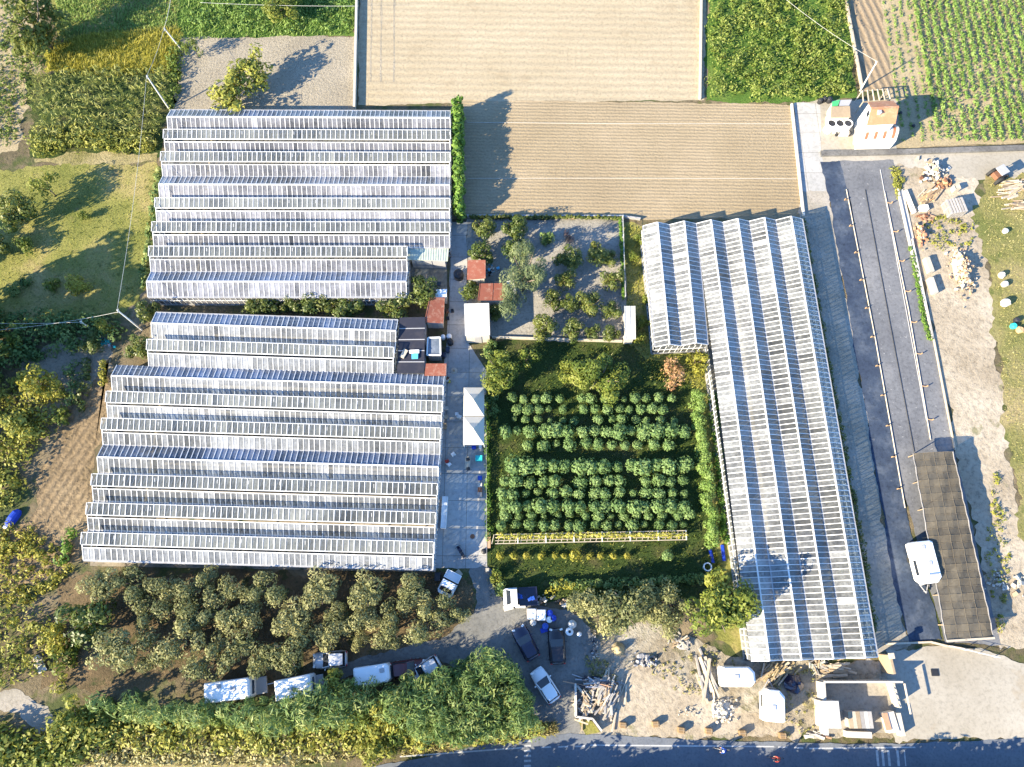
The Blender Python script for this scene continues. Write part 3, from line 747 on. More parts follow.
# olive grove in the lower left
olive_rows = [
    ('along the foot of the lower greenhouse', 588, [(100, 586, 34), (130, 583, 36), (163, 588, 38), (200, 588, 36), (233, 590, 36), (265, 589, 38), (320, 590, 42), (366, 592, 38), (412, 590, 40)]),
    ('in the middle of the grove', 612, [(150, 612, 36), (188, 613, 38), (215, 612, 34), (243, 616, 36), (292, 620, 46), (336, 616, 30), (362, 620, 30), (395, 611, 36), (428, 622, 40), (449, 612, 36)]),
    ('along the parked vehicles', 645, [(116, 650, 46), (150, 655, 42), (185, 640, 42), (212, 662, 42), (238, 645, 44), (262, 660, 36), (290, 652, 48), (330, 634, 32), (360, 640, 22), (388, 632, 32)])]
for where, _, row in olive_rows:
    for k, (x, y, d) in enumerate(row):
        tree('olive', 'olive_tree', f'silvery olive tree {where}, {ORD[k]} from the left', x, y, d * random.choice((.92, 1.05, 1.12, 1.2)), 'olive tree', 'olive trees below the lower greenhouse')
tree('citrus', 'round_tree', 'large dark round tree at the left end of the olive grove', 81, 619, 52, hk=1.1)
for k, (x, y, d) in enumerate([(582, 604, 30), (603, 612, 40), (628, 606, 48), (655, 608, 32), (676, 606, 36), (660, 622, 30)]):
    tree('olive', 'olive_tree', f'olive tree beside the rubble yard, {ORD[k]} from the left', (582, 603, 628, 652, 676, 664)[k], y, d * 1.15, 'olive tree', 'olive trees above the rubble yard')
tree('broad', 'leafy_tree', 'big sunlit leafy tree at the foot of the right greenhouse', 724, 606, 72, hk=1.0)
# citrus grove and garden
cg = [(484, 229, 24, 'in the upper left corner of the grove'), (483, 251, 26, 'just above the left red roof'), (516, 228, 26, 'at the top of the grove beside the feathery tree'),
      (514, 248, 28, 'behind the tall feathery tree'), (568, 256, 27, 'below the bare purple bush'), (596, 254, 25, 'right of the tree below the purple bush'), (610, 258, 18, 'nearest the right fence in the upper row'),
      (565, 278, 22, 'in the middle of the bare grove soil'), (611, 278, 23, 'by the right grove fence'), (590, 303, 27, 'left of the one beside the long white shed'), (613, 310, 20, 'beside the long white shed'),
      (568, 302, 20, 'below the grove centre beside the feathery tree'), (552, 300, 20, 'tucked behind the feathery tree foot'), (546, 327, 28, 'at the lower grove edge, largest there'), (572, 330, 22, 'at the lower grove edge, second from the left'),
      (592, 331, 16, 'small at the lower grove edge'), (611, 332, 18, 'in the lower right corner of the grove'), (472, 289, 22, 'between the left red roof and the white roof'), (497, 312, 17, 'right of the square white roof')]
for x, y, d, w in cg:
    tree('citrus', 'citrus_tree', 'dark green citrus tree ' + w, x, y, d * 1.06, 'citrus tree', 'citrus trees of the walled grove')
tree('spruce', 'feathery_tree', 'tall feathery grey-green tree in the middle of the grove', 523, 274, 42, hk=1.0, sy=1.45)
tree('dark_bush', 'grey_shrub', 'small grey-green shrub right of the feathery tree', 548, 237, 17, 'shrub', hk=1.2)
tree('purple', 'bare_shrub', 'bare purple-brown shrub at the top of the grove', 568, 238, 14, 'shrub', hk=.8)
for k, (x, y, d) in enumerate([(254, 305, 26), (271, 305, 24), (290, 303, 22), (308, 305, 30), (328, 304, 26), (349, 306, 32), (392, 307, 34)]):
    tree('citrus', 'citrus_tree', f'dark citrus tree between the two left greenhouses, {ORD[k]} from the left', x, y, d, 'citrus tree', 'citrus trees between the left greenhouses', hk=.9)
tree('citrus', 'citrus_tree', 'broad citrus tree beside the red-brown shed', 424, 287, 36, 'citrus tree')
tree('citrus', 'citrus_tree', 'citrus tree by the concrete pole left of the greenhouses', 146, 309, 25, 'citrus tree')
tree('citrus', 'citrus_tree', 'citrus tree in the corner below the concrete pole', 137, 346, 30, 'citrus tree')
tree('broad', 'leafy_tree', 'dark leafy tree above the left end of the nursery rows', 500, 372, 44, hk=.75)
tree('loose', 'leafy_tree', 'loose leafy tree right of the dark leafy one above the nursery', 527, 357, 28)
tree('broad', 'leafy_tree', 'wide yellow-green tree in the middle above the nursery rows', 601, 375, 56, hk=.75)
tree('bush', 'leafy_bush', 'low bush below the wide yellow-green tree', 573, 372, 30, 'bush')
tree('russet', 'russet_shrub', 'russet shrub beside the right greenhouse above the hedge', 674, 374, 32, 'shrub')
tree('gold', 'golden_shrub', 'yellow-green shrub between the russet shrub and the right greenhouse', 697, 362, 26, 'shrub')
for k, (x, y, d) in enumerate([(640, 238, 14), (634, 256, 13), (650, 322, 16), (643, 338, 16), (640, 298, 14)]):
    bush('bush', 'bush', f'small bush on the grass lane by the right greenhouse, {ORD[k]} from the top', x, (238, 256, 298, 322, 338)[k], d, 'bush', 'bushes on the grass lane')
for k, (x, y, d) in enumerate([(487, 352, 15), (490, 395, 18), (492, 410, 14), (491, 345, 12)]):
    bush('dark_bush', 'bush', f'dark bush along the courtyard edge, {ORD[k]} in the strip', x, y, d, 'bush', 'dark bushes along the courtyard edge')

# nursery rows: every clipped plant a thing
def plant_meshes(mat, n, r, h, per, leaf, seed):
    out = []
    for v in range(4):
        g = np.random.default_rng(seed + v)
        C = ball_points(g, n, r * .36, r * .36, h * .35, h * .72, .3, .1)
        out.append(np_mesh('nursery_plant', *leaf_cloud(seed + v, C, r * .5 * (.8 + .4 * g.random(n)), per, leaf, .5, .5), M[mat]))
    return out
NP_ = plant_meshes('young', 11, .75, 1.35, 40, .10, 40)
nursery = [(398.5, 513, 670, 15, 10.5), (409, 516, 665, 14, 11), (420, 514, 672, 14, 9.5), (431.5, 506, 683, 15, 16), (444.5, 528, 668, 11, 13), (466, 512, 684, 14, 17.5), (481, 504, 684, 15, 14), (493, 501, 684, 15, 13.5), (506.5, 503, 684, 15, 14.5), (515.5, 506, 689, 15, 11), (525, 503, 685, 15, 12)]
for ri, (y, x0, x1, n, d) in enumerate(nursery):
    for k in range(n):
        if (ri, k) in ((0, 5), (2, 6), (1, 5), (6, 5), (6, 10)): continue
        px, py = x0 + (x1 - x0) * k / (n - 1) + random.uniform(-2, 2), y + random.uniform(-1.2, 1.2)
        dd = d * random.choice((.8, 1.0, 1.1, 1.15, 1.25, 1.3, 1.38))
        s = dd * mpp(px, py) / 1.42
        b = P(px, py, .7 * s); b.z = 0
        o = link('nursery_plant', NP_[(ri * 5 + k * 3) % 4], None, b)
        o.scale = (s, s, s * random.uniform(.9, 1.15)); o.rotation_euler.z = random.uniform(0, 6.28)
        tag(o, f'round nursery plant, {ORD[k]} from the left in the {ORD[ri]} row from the top', 'plant', 'round plants of the nursery rows')
NQ = plant_meshes('gold', 9, .7, 1.2, 26, .11, 60)
for k, (x, d) in enumerate([(500, 12), (514, 11), (527, 11), (541, 12), (555, 10), (564, 9), (576, 19), (589, 11), (600, 10), (613, 10), (627, 10)]):
    s = d * mpp(x, 556) / 1.5
    o = link('yellow_shrub', NQ[k % 4], None, P(x, 556) ); o.scale = (s, s, s)
    tag(o, f'small yellow-green shrub below the blossom trellis, {ORD[k]} from the left', 'shrub', 'yellow-green shrubs below the trellis')
o = link('round_shrub', NP_[1], None, P(666, 556)); o.scale = (1.15, 1.15, 1.1); tag(o, 'round green shrub right of the yellow shrub row', 'shrub')
NH = plant_meshes('dark' if False else 'cane', 9, .7, 1.2, 30, .12, 80)

# hedges: foliage along a line
def hedge(label, pts, width, h, mat, leaf=.15, dens=34, seed=1, spikes=0.0, cat='hedge'):
    g = np.random.default_rng(seed)
    W = [P(*p) for p in pts]
    root_at = W[0]
    C, rad = [], []
    stems = MB()
    for a, b in zip(W, W[1:]):
        L = (b - a).length; n = max(2, int(L / (width * .28)))
        sd = Vector((-(b - a).y, (b - a).x, 0)).normalized()
        for k in range(n):
            p = a.lerp(b, (k + g.random()) / n) - root_at
            for lay in range(max(1, int(h / .8))):
                zz = min(h * .9, .35 + lay * .8 + g.random() * .3)
                q = p + sd * float(g.uniform(-.3, .3)) * width
                C.append((q.x, q.y, zz + (g.random() ** 3) * spikes * (lay == int(h / .8) - 1))); rad.append(width * .36 * (.75 + .5 * g.random()))
    me = np_mesh('foliage', *leaf_cloud(seed, np.array(C), np.array(rad), dens, leaf, .5, .5), M[mat])
    o = link('hedge', me, None, root_at)
    return tag(o, label, cat)
hedge('bright green clipped hedge right of the nursery rows', [(694, 396), (699, 440), (705, 490), (712, 545)], 1.5, 1.9, 'crop', .11, 130, 3)
hedge('darker hedge row between the bright hedge and the right greenhouse', [(711, 394), (715, 440), (720, 490), (725, 542)], 1.1, 1.1, 'hedge', .13, 70, 4)
hedge('tall green hedge along the right end of the upper greenhouse', [(459, 113), (459.5, 150), (460, 195), (460, 222)], 1.3, 3.7, 'hedge', .2, 60, 5, .5)
hedge('dark trimmed hedge line above the olive trees', [(552, 583), (600, 585), (650, 581), (705, 578)], 1.0, 1.2, 'cane', .14, 50, 6)
hedge('narrow green hedge along the top wall of the grove', [(470, 219), (520, 219), (570, 219), (622, 220)], .5, 1.0, 'citrus', .12, 40, 7)
hedge('narrow shrub line along the right grove fence', [(620, 222), (622, 260), (623, 300)], .5, .9, 'hedge', .12, 40, 8)
hedge('weedy strip along the dark side of the right greenhouse', [(800, 220), (812, 290), (827, 370), (842, 450), (858, 540), (872, 630)], .9, .7, 'citrus', .15, 26, 9)
hedge('weeds along the left side of the upper greenhouse', [(160, 170), (156, 210), (150, 250), (145, 290)], 1.1, .8, 'cane', .2, 28, 10)
hedge('green shrubs along the left wall of the nursery', [(487, 400), (488, 450), (488, 500), (489, 540)], .8, .5, 'hedge', .12, 22, 11)
hedge('grass strip in the white planter beside the container field', [(910, 248), (917, 285), (924, 325), (929, 340)], .6, .25, 'hedge', .10, 40, 12, cat='planting')
hedge('dark shrub row in the left kitchen garden beside the bare bed', [(75, 362), (74, 385), (70, 405)], 1.6, 1.1, 'cane', .18, 40, 13)
hedge('second shrub row in the left kitchen garden, nearer the greenhouse', [(87, 360), (86, 385), (80, 410)], 1.5, 1.1, 'citrus', .18, 40, 14)
hedge('thin row of seedlings nearest the greenhouse corner', [(106, 362), (104, 385)], .9, .7, 'gold', .14, 30, 15)
hedge('green weedy ridge left of the lower greenhouse corner', [(75, 530), (70, 548), (62, 565)], 1.3, 1.3, 'hedge', .18, 40, 16)
hedge('olive green bushes along the lower field edge', [(0, 545), (25, 550), (50, 556)], 1.8, 1.0, 'gold', .18, 30, 17)
hedge('green hedge below the nursery by the parked truck', [(548, 592), (562, 586), (575, 584)], 1.3, 1.2, 'gold', .15, 40, 18)

# stuff: masses nobody could count
def poly_points(poly, n, g):
    pts = np.array(poly, float); lo, hi = pts.min(0), pts.max(0)
    out = []
    while len(out) < n:
        q = g.uniform(lo, hi, (n, 2))
        ins = np.zeros(n, bool)
        for i in range(len(pts)):
            a, b = pts[i], pts[i - 1]
            c = ((a[1] > q[:, 1]) != (b[1] > q[:, 1])) & (q[:, 0] < (b[0] - a[0]) * (q[:, 1] - a[1]) / (b[1] - a[1] + 1e-12) + a[0])
            ins ^= c
        out += list(q[ins])
    return np.array(out[:n])
def mass(name, label, cat, polys, n, r, h, per, leaf, mat, seed, asp=.5, up=.5, droop=0, zs=(.3, .8)):
    g = np.random.default_rng(seed)
    C, rad = [], []
    for poly in polys:
        W = [tuple(P(*p))[:2] for p in poly]
        for x, y in poly_points(W, n // len(polys), g):
            k = .5 + g.random()
            C.append((x, y, h * g.uniform(*zs) * (.6 + .4 * k))); rad.append(r * k)
    me = np_mesh(name, *leaf_cloud(seed, np.array(C), np.array(rad), per, leaf, asp, up, droop), M[mat])
    return tag(link(name, me), label, cat, None, 'stuff')
def blades(name, label, cat, polys, n, h, w, mat, seed, lean=.35, wind=(.3, .2)):
    g = np.random.default_rng(seed)
    B = []
    for poly in polys:
        W = [tuple(P(*p))[:2] for p in poly]
        B.append(poly_points(W, n // len(polys), g))
    B = np.concatenate(B); n = len(B)
    a = g.uniform(0, 6.28, n); hh = h * (.5 + .8 * g.random(n)); ww = w * (.6 + .8 * g.random(n))
    dx, dy = np.cos(a) * ww, np.sin(a) * ww
    tip = np.stack([B[:, 0] + (g.normal(0, lean, n) + wind[0]) * hh, B[:, 1] + (g.normal(0, lean, n) + wind[1]) * hh, hh], 1)
    z = np.full(n, .0)
    V = np.stack([np.stack([B[:, 0] - dx, B[:, 1] - dy, z], 1), np.stack([B[:, 0] + dx, B[:, 1] + dy, z], 1), tip], 1).reshape(-1, 3)
    me = np_mesh(name, V, np.arange(n * 3).reshape(n, 3), g.random(n), M[mat])
    return tag(link(name, me), label, cat, None, 'stuff')

blades('tall_grass', 'yellow tall grass waving in the field by the conifer', 'grass', [[(48, 44), (90, 34), (180, 28), (177, 70), (120, 78), (48, 72)]], 3600, .7, .06, 'gold', 21)
blades('meadow_grass', 'short tufted grass of the meadow left of the upper greenhouse', 'grass', [[(-20, 178), (60, 166), (155, 165), (156, 200), (138, 300), (118, 318), (-20, 320)]], 2500, .2, .06, 'yellowing', 22)
blades('lush_grass', 'bright grass on the plot above the bare soil', 'grass', [[(180, -10), (355, -10), (354, 35), (270, 37), (180, 40)], [(55, -5), (180, -5), (178, 26), (60, 36)]], 8000, .45, .07, 'crop', 23)
blades('verge_grass', 'dry straw-coloured grass on the verge beside the road', 'grass', [[(-10, 750), (120, 738), (300, 718), (430, 728), (395, 752), (300, 766), (0, 766)], [(430, 735), (555, 722), (558, 734), (480, 744), (400, 756)]], 8000, .7, .06, 'dry', 24)
blades('right_grass', 'sunny grass along the right edge of the picture', 'grass', [[(987, 185), (1030, 170), (1030, 540), (1005, 420), (996, 300), (980, 220)]], 2500, .25, .05, 'dry', 25)
blades('lane_grass', 'grass on the lane beside the right greenhouse', 'grass', [[(625, 225), (643, 228), (654, 350), (706, 352), (712, 392), (650, 380), (628, 340)], [(715, 550), (745, 640), (700, 560)]], 4000, .3, .06, 'yellowing', 26)
blades('nursery_grass', 'dark grass between the nursery rows', 'grass', [[(488, 345), (640, 345), (700, 390), (715, 560), (735, 598), (488, 598)]], 9000, .28, .06, 'citrus', 27)
mass('scrub', 'green and yellow scrub filling the plot in the upper right', 'scrub', [[(709, -8), (842, -8), (853, 92), (800, 100), (708, 98)]], 420, .75, 1.0, 34, .17, 'scrub', 31)
mass('ivy_scrub', 'leafy green weeds at the right of the bright grass plot', 'scrub', [[(182, -5), (355, -5), (352, 30), (300, 34), (250, 30), (190, 30)]], 130, .6, .7, 34, .16, 'crop', 32)
mass('cane_thicket', 'dark green thicket of giant cane beside the car park', 'cane', [[(455, 665), (490, 650), (514, 668), (528, 692), (536, 722), (470, 735), (420, 732), (395, 700), (420, 680)]], 420, .7, 5.6, 70, .28, 'cane', 33, .18, .3, -.5, (.25, .9))
mass('cane_thicket', 'dark green cane thicket hiding the parked vans', 'cane', [[(130, 690), (200, 705), (270, 703), (350, 680), (420, 690), (400, 710), (300, 722), (150, 715), (110, 700)]], 150, .7, 6.6, 70, .3, 'cane', 34, .18, .3, -.5, (.2, .8))
mass('bramble', 'sunlit yellow-green brambles between the canes and the verge', 'bramble', [[(100, 712), (200, 718), (300, 722), (400, 712), (460, 728), (540, 722), (545, 732), (450, 742), (390, 748), (280, 748), (100, 745)]], 380, .7, 1.5, 32, .2, 'yellowing', 35)
mass('cane_thicket', 'loose canes leaning over the half-hidden vehicles', 'cane', [[(345, 682), (440, 671), (445, 690), (345, 694)], [(205, 700), (320, 694), (320, 702), (205, 708)]], 46, .5, 3.4, 60, .26, 'cane', 62, .18, .3, -.4, (.4, .9))
mass('bramble', 'pale sunlit cane tops on the road side of the thicket', 'cane', [[(400, 705), (460, 700), (520, 692), (538, 715), (535, 730), (450, 738), (400, 735)], [(200, 712), (300, 712), (360, 705), (390, 720), (300, 728), (200, 726)]], 90, .6, 3.4, 60, .2, 'scrub', 61, .25, .3, -.4, (.4, .9))  # paler leaf mass added to put the thicket's sunlit side into colour
mass('dry_bramble', 'pale dry brambles along the verge', 'bramble', [[(60, 735), (200, 728), (330, 732), (430, 738), (520, 728), (548, 730), (420, 748), (250, 760), (40, 764)]], 420, .6, .8, 28, .17, 'dry', 36)
mass('corner_scrub', 'green scrub in the lower left corner', 'scrub', [[(-10, 725), (40, 738), (110, 700), (120, 740), (60, 766), (-10, 766)]], 150, .9, 1.8, 36, .25, 'leafy', 37)
mass('corner_scrub', 'dark scrub above the lower left corner path', 'scrub', [[(-8, 600), (40, 610), (60, 640), (70, 690), (20, 686), (-8, 680)]], 50, .75, 1.3, 44, .18, 'yellowing', 38)
mass('hedgerow', 'dark tangled bushes below the meadow at the left edge', 'bushes', [[(-15, 312), (60, 316), (125, 322), (120, 340), (60, 352), (0, 380), (-15, 380)]], 150, .85, 1.6, 40, .2, 'cane', 39)
mass('hedgerow', 'green and yellow bushes beside the plowed field at the left edge', 'bushes', [[(-15, 385), (40, 380), (60, 400), (58, 425), (30, 455), (20, 500), (-15, 520)]], 150, .8, 1.5, 36, .19, 'yellowing', 40)
mass('field_weeds', 'yellowing weeds on the lower end of the plowed field', 'weeds', [[(-10, 520), (30, 525), (70, 555), (72, 575), (40, 600), (-10, 610)]], 170, .4, .5, 26, .15, 'gold', 41)
mass('garden_plants', 'leafy rows in the vegetable plot in the top left corner', 'vegetables', [[(-10, 40), (30, 40), (38, 60), (28, 100), (14, 150), (-10, 150)]], 150, .4, .5, 24, .14, 'scrub', 42)
mass('wayside_bushes', 'bushes at the foot of the corn rows', 'bushes', [[(30, 138), (80, 130), (120, 136), (155, 140), (150, 155), (90, 150), (40, 156)]], 90, .75, 1.3, 40, .18, 'yellowing', 43)
mass('hedgerow', 'weeds along the edge between the tall grass and the bare plot', 'weeds', [[(172, 40), (184, 42), (178, 108), (165, 112)]], 40, .6, .9, 34, .17, 'scrub', 44)
mass('ground_weeds', 'weeds between the junk piles on the pale dirt', 'weeds', [[(915, 225), (945, 215), (975, 225), (970, 245), (940, 250), (925, 245)], [(995, 460), (1010, 560), (1000, 640), (985, 560)], [(890, 168), (897, 168), (903, 182), (897, 200)]], 200, .26, .3, 22, .12, 'yellowing', 45)
mass('ground_weeds', 'dry weeds scattered on the rubble yard', 'weeds', [[(640, 640), (700, 640), (740, 665), (700, 700), (660, 690)], [(770, 665), (815, 670), (815, 730), (785, 735)], [(585, 655), (610, 660), (620, 690), (590, 680)]], 170, .2, .2, 18, .10, 'dry', 46)

# corn rows with pale stakes
def crop_rows(name, label, cat, A0, B0, A1, B1, nrow, step, r, h, per, leaf, mat, seed, skip=0.0, jig=.12, asp=.45, up=.5, droop=0.0):
    g = np.random.default_rng(seed)
    a0, b0, a1, b1 = (P(*q) for q in (A0, B0, A1, B1))
    C, rad = [], []
    for k in range(nrow):
        p, q = a0.lerp(a1, k / max(1, nrow - 1)), b0.lerp(b1, k / max(1, nrow - 1))
        n = int((q - p).length / step)
        for i in range(n):
            if g.random() < (skip(k / nrow, i / n) if callable(skip) else skip): continue
            c = p.lerp(q, (i + .5) / n); s = .7 + .6 * g.random()
            C.append((c.x + g.normal(0, jig), c.y + g.normal(0, jig), h * .55 * s)); rad.append((r * s, r * s, h * .5 * s))
    me = np_mesh(name, *leaf_cloud(seed, np.array(C), np.array(rad), per, leaf, asp, up, droop, .2, .5), M[mat])
    return tag(link(name, me), label, cat, None, 'stuff')
crop_rows('corn_rows', 'rows of staked tall corn above the tan path', 'corn', (34, 80), (172, 76), (34, 148), (160, 146), 9, .5, .27, 2.0, 18, .30, 'corn', 51, .12, .08, .16, .1, -.6)
crop_rows('crop_rows', 'dense green leafy crop rows in the upper right', 'crop', (912, -8), (939, 141), (1060, -8), (1110, 141), 20, .3, .40, .6, 16, .17, 'crop', 52, lambda u, v: .02 + .35 * max(0, math.sin(v * 7 + u * 11)) * (v > .45), .06)
crop_rows('crop_rows', 'sparse crop rows between the furrows and the dense crop', 'crop', (882, -8), (903, 141), (905, -8), (932, 141), 4, .42, .26, .35, 14, .13, 'crop', 53, .25, .06)
crop_rows('vegetable_rows', 'small vegetable rows in the top left plot', 'vegetables', (-4, -5), (-12, 130), (22, -5), (12, 140), 6, .7, .25, .35, 14, .13, 'scrub', 54, .25)
crop_rows('greenhouse_plants', 'green potted plants seen dimly through the upper greenhouse glass', 'plants', (300, 205), (440, 205), (260, 262), (400, 262), 8, .7, .25, .5, 12, .13, 'hedge', 55, .4)
crop_rows('blossom_row', 'yellow blossoms between the rails of the low trellis', 'blossom', (497, 538.5), (684, 537), (497, 536), (684, 534.5), 3, .3, .2, 1.95, 18, .10, 'flower', 56, .05, .08)

# single trees of the fields
tree('conifer', 'conifer', 'tall dark conifer in the top left corner', 30, 22, 56, hk=.8, sy=1.25)
tree('yellowing', 'young_tree', 'sparse young tree on the bare plot, the left of the two', 229, 93, 46, hk=.8)
tree('yellowing', 'young_tree', 'sparse young tree on the bare plot, the right of the two', 251, 71, 42, hk=.95)
tree('loose', 'young_tree', 'small tree at the corner of the bare plot', 192, 46, 20)
tree('broad', 'leafy_tree', 'leafy tree at the top edge above the bare plot', 281, 4, 44, hk=.6)
tree('citrus', 'round_tree', 'round dark tree at the left edge of the meadow', 11, 209, 38, hk=1.3)
tree('loose', 'leafy_tree', 'leafy tree at the top of the meadow beside the tan path', 43, 184, 32)
tree('citrus', 'round_tree', 'small dark tree at the left edge below the round one', -2, 243, 22, hk=1.2)
for k, (x, y, d, kd) in enumerate([(24, 246, 22, 'bush'), (52, 285, 17, 'bush'), (77, 284, 22, 'gold'), (24, 281, 14, 'dark_bush'), (14, 290, 13, 'dark_bush'), (84, 216, 12, 'bush')]):
    bush(kd, 'meadow_bush', ('pale green bush near the left edge of the meadow', 'thin green bush in the middle of the meadow', 'golden bush in the shaded lower meadow', 'dark small bush in the lower meadow', 'darkest small bush at the meadow corner', 'little bush at the top of the meadow')[k], x, y, d)
bush('gold', 'golden_bush', 'bright golden bush left of the plowed field', 35, 384, 36, hk=1.1)
bush('gold', 'golden_bush', 'smaller golden bush beside the bright golden one', 55, 390, 22)
bush('gold', 'golden_bush', 'yellow bush below the leaning pole', 106, 325, 18)
bush('citrus', 'dark_bush', 'dark bush below the leaning pole beside the tub', 90, 342, 24, hk=.8)
bush('bush', 'green_bush', 'green bush at the left edge under the wires', 12, 343, 26)
bush('yellowing', 'green_bush', 'tall yellow-green bush left of the golden bush', 14, 425, 34)
bush('bush', 'green_bush', 'green bush on the corner of the plowed field', 62, 417, 20)
bush('gold', 'golden_bush', 'golden bush by the white board in the lower left', 50, 640, 34)
bush('bush', 'green_bush', 'green bush under the round dark tree', 62, 655, 30)
tree('yellowing', 'slender_tree', 'slender yellow-green tree between the white vans and the silver car', 338, 684, 28, hk=1.2)
tree('yellowing', 'slender_tree', 'orange-tipped sapling in front of the half-hidden van', 383, 712, 40)
tree('yellowing', 'slender_tree', 'leafy sapling at the edge of the road', 378, 748, 36, hk=.8)
tree('red', 'red_shrub', 'dark red shrub below the white vans', 311, 718, 13, 'shrub', hk=1.2)
tree('yellowing', 'leafy_tree', 'yellow-green tree in the lower left corner above the verge', 70, 720, 40)
tree('yellowing', 'leafy_tree', 'yellow-green tree left of the dark red shrub', 250, 732, 34, hk=.7)
tree('bush', 'green_bush', 'yellow-flowering bush at the courtyard corner', 495, 575, 16, 'bush')
tree('dark_bush', 'green_bush', 'dark bush beside the parked truck', 500, 588, 16, 'bush')

# trees across the road and past the left edge: only their shadows reach the picture
hedge('dense tall hedge across the road that keeps the asphalt in shade', [(370, 822), (520, 806), (700, 803), (880, 803), (1080, 800)], 2.2, 4.8, 'scrub', .34, 30, 19)
SHADE = [(330 + 33 * k, (838, 806, 822, 803)[k % 4] + max(0, 3 - k) * 8, 60 if k < 4 else 54, (.95, .80, .88, .72)[k % 4] * (1.0 if k < 5 else .86 if k < 17 else .98)) for k in range(24)]
for k, (x, y, d, hk) in enumerate(SHADE):
    tree('shade', 'roadside_tree', f'tree across the road whose shadow falls on the asphalt, {ORD[k]} from the left', x, y, d, 'tree', 'trees across the road', hk)
for k, (x, y, d, hk) in enumerate([(-62, 300, 70, .9), (-70, 345, 80, 1.0), (-60, 395, 62, .8), (-70, 250, 50, .6), (-55, 440, 50, .55)]):
    tree('tall', 'field_tree', f'tall tree past the left edge whose shadow crosses the meadow, {ORD[k]} in line', x, y, d, 'tree', 'tall trees past the left edge', hk)

# ------------------------------------------------------------------ OBJECTS
def root_at(name, label, cat, px, py, rz=0.0, group=None):
    return tag(empty(name, P(px, py), rz), label, cat, group)
def local(mb, name, mat, root, smooth=False):
    """build local-coordinate geometry under a root that may be turned"""
    return mb.build(name, mat, root, origin=(0, 0, 0), smooth=smooth)
def local_sub(mb, name, mat, part): return mb.build(name, mat, part, origin=(0, 0, 0))
def yaw(a, b):
    """heading from pixel a to pixel b"""
    d = P(*b) - P(*a); return math.atan2(d.y, d.x)

# ---- vehicles
def car(name, label, cat, front, back, paint, h=1.45, w=1.75, estate=False, van=False, group=None):
    f, b = P(*front), P(*back); c = (f + b) / 2; L = (f - b).length
    L = max(3.7, min(L, 5.2))
    r = tag(empty(name, c, math.atan2((f - b).y, (f - b).x)), label, cat, group)
    W = w / 2
    def ring(x, hw, z0, z1, k=.12):
        return [Vector((x, sy * y, z)) for sy, y, z in ((-1, hw - k, z0), (1, hw - k, z0), (1, hw, z0 + .15), (1, hw, z1 - .2), (1, hw - k * 1.4, z1), (-1, hw - k * 1.4, z1), (-1, hw, z1 - .2), (-1, hw, z0 + .15))]
    body = MB(); h2 = L / 2
    bon = .82
    prof = [(-h2, .74, .35, .75), (-h2 + .12, .90, .25, .92), (-h2 + .6, .98, .22, .96), (-h2 + 1.2, 1.0, .2, .95), (0, 1.0, .2, .93), (h2 - 1.3, 1.0, .2, .90), (h2 - .9, .98, .22, bon), (h2 - .4, .93, .24, bon - .05), (h2 - .1, .82, .3, bon - .14), (h2, .66, .36, .6)]
    rings = [ring(x, W * k, a, z) for x, k, a, z in prof]
    # viewed from above the ring must run the same way; x increases along the loft
    body.loft([list(q) for q in rings], 0, .5)
    bo = local(body, 'body', M[paint], r, True)
    cab = MB()
    def cring(x, hw, z): return [Vector((x, -hw, z)), Vector((x, hw, z))]
    rear0, rear1 = (-h2 + .18, -h2 + .45) if estate else (-h2 + .35, -h2 + 1.0)
    fr0, fr1 = h2 - 1.15, h2 - 1.95
    zb, zt = .90, h
    lo = [(rear0, W * .86), (fr0, W * .84)]; hi = [(rear1, W * .68), (fr1, W * .70)]
    A = [Vector((lo[0][0], -lo[0][1], zb)), Vector((lo[1][0], -lo[1][1], zb)), Vector((lo[1][0], lo[1][1], zb)), Vector((lo[0][0], lo[0][1], zb))]
    B = [Vector((hi[0][0], -hi[0][1], zt - .02)), Vector((hi[1][0], -hi[1][1], zt - .05)), Vector((hi[1][0], hi[1][1], zt - .05)), Vector((hi[0][0], hi[0][1], zt - .02))]
    cab.hexa(A + B, 0, .5); local(cab, 'windows', M['window'], r)
    roof = MB()
    xs = [hi[0][0] - .08, hi[0][0] + .2, (hi[0][0] + hi[1][0]) / 2, hi[1][0] - .2, hi[1][0] + .08]
    rr = []
    for x, dz, k in zip(xs, (-.05, .0, .05, .03, -.06), (.9, 1, 1.03, 1, .93)):
        ww = W * .72 * k; z = zt + dz
        rr.append([Vector((x, -ww, z - .04)), Vector((x, ww, z - .04)), Vector((x, ww * .9, z + .02)), Vector((x, 0, z + .035)), Vector((x, -ww * .9, z + .02))])
    roof.loft(rr, 0, .5); local(roof, 'roof', M[paint], r, False)
    for sx in (-1, 1):
        p = MB()
        p.beam((fr0, sx * W * .83, zb), (fr1, sx * W * .70, zt - .03), .09, .06); local(p, 'windscreen_pillar', M[paint], r)
        m_ = MB(); m_.box((fr0 - .25, sx * (W + .09), .98), (.12, .2, .13), 0, 0, .5, .03); local(m_, 'mirror', M[paint], r)
        hl = MB(); hl.box((h2 - .16, sx * W * .62, .68), (.22, .34, .12), -sx * .35, 0, .5, .03); local(hl, 'headlight', M['lamp'], r)
        tl = MB(); tl.box((-h2 + .08, sx * W * .74, .78), (.12, .26, .16), 0, 0, .5, .03); local(tl, 'tail_light', M['red_lamp'], r)
        for x in (-h2 + .75, h2 - .8):
            wh = MB(); wh.tube((x, sx * (W - .2), .32), (x, sx * (W + .01), .32), .32, .32, 14); wo = local(wh, 'wheel', M['tyre'], r)
            rm = MB(); rm.tube((x, sx * (W - .01), .32), (x, sx * (W + .025), .32), .19, .19, 10); local_sub(rm, 'rim', M['steel'], wo)
    return r
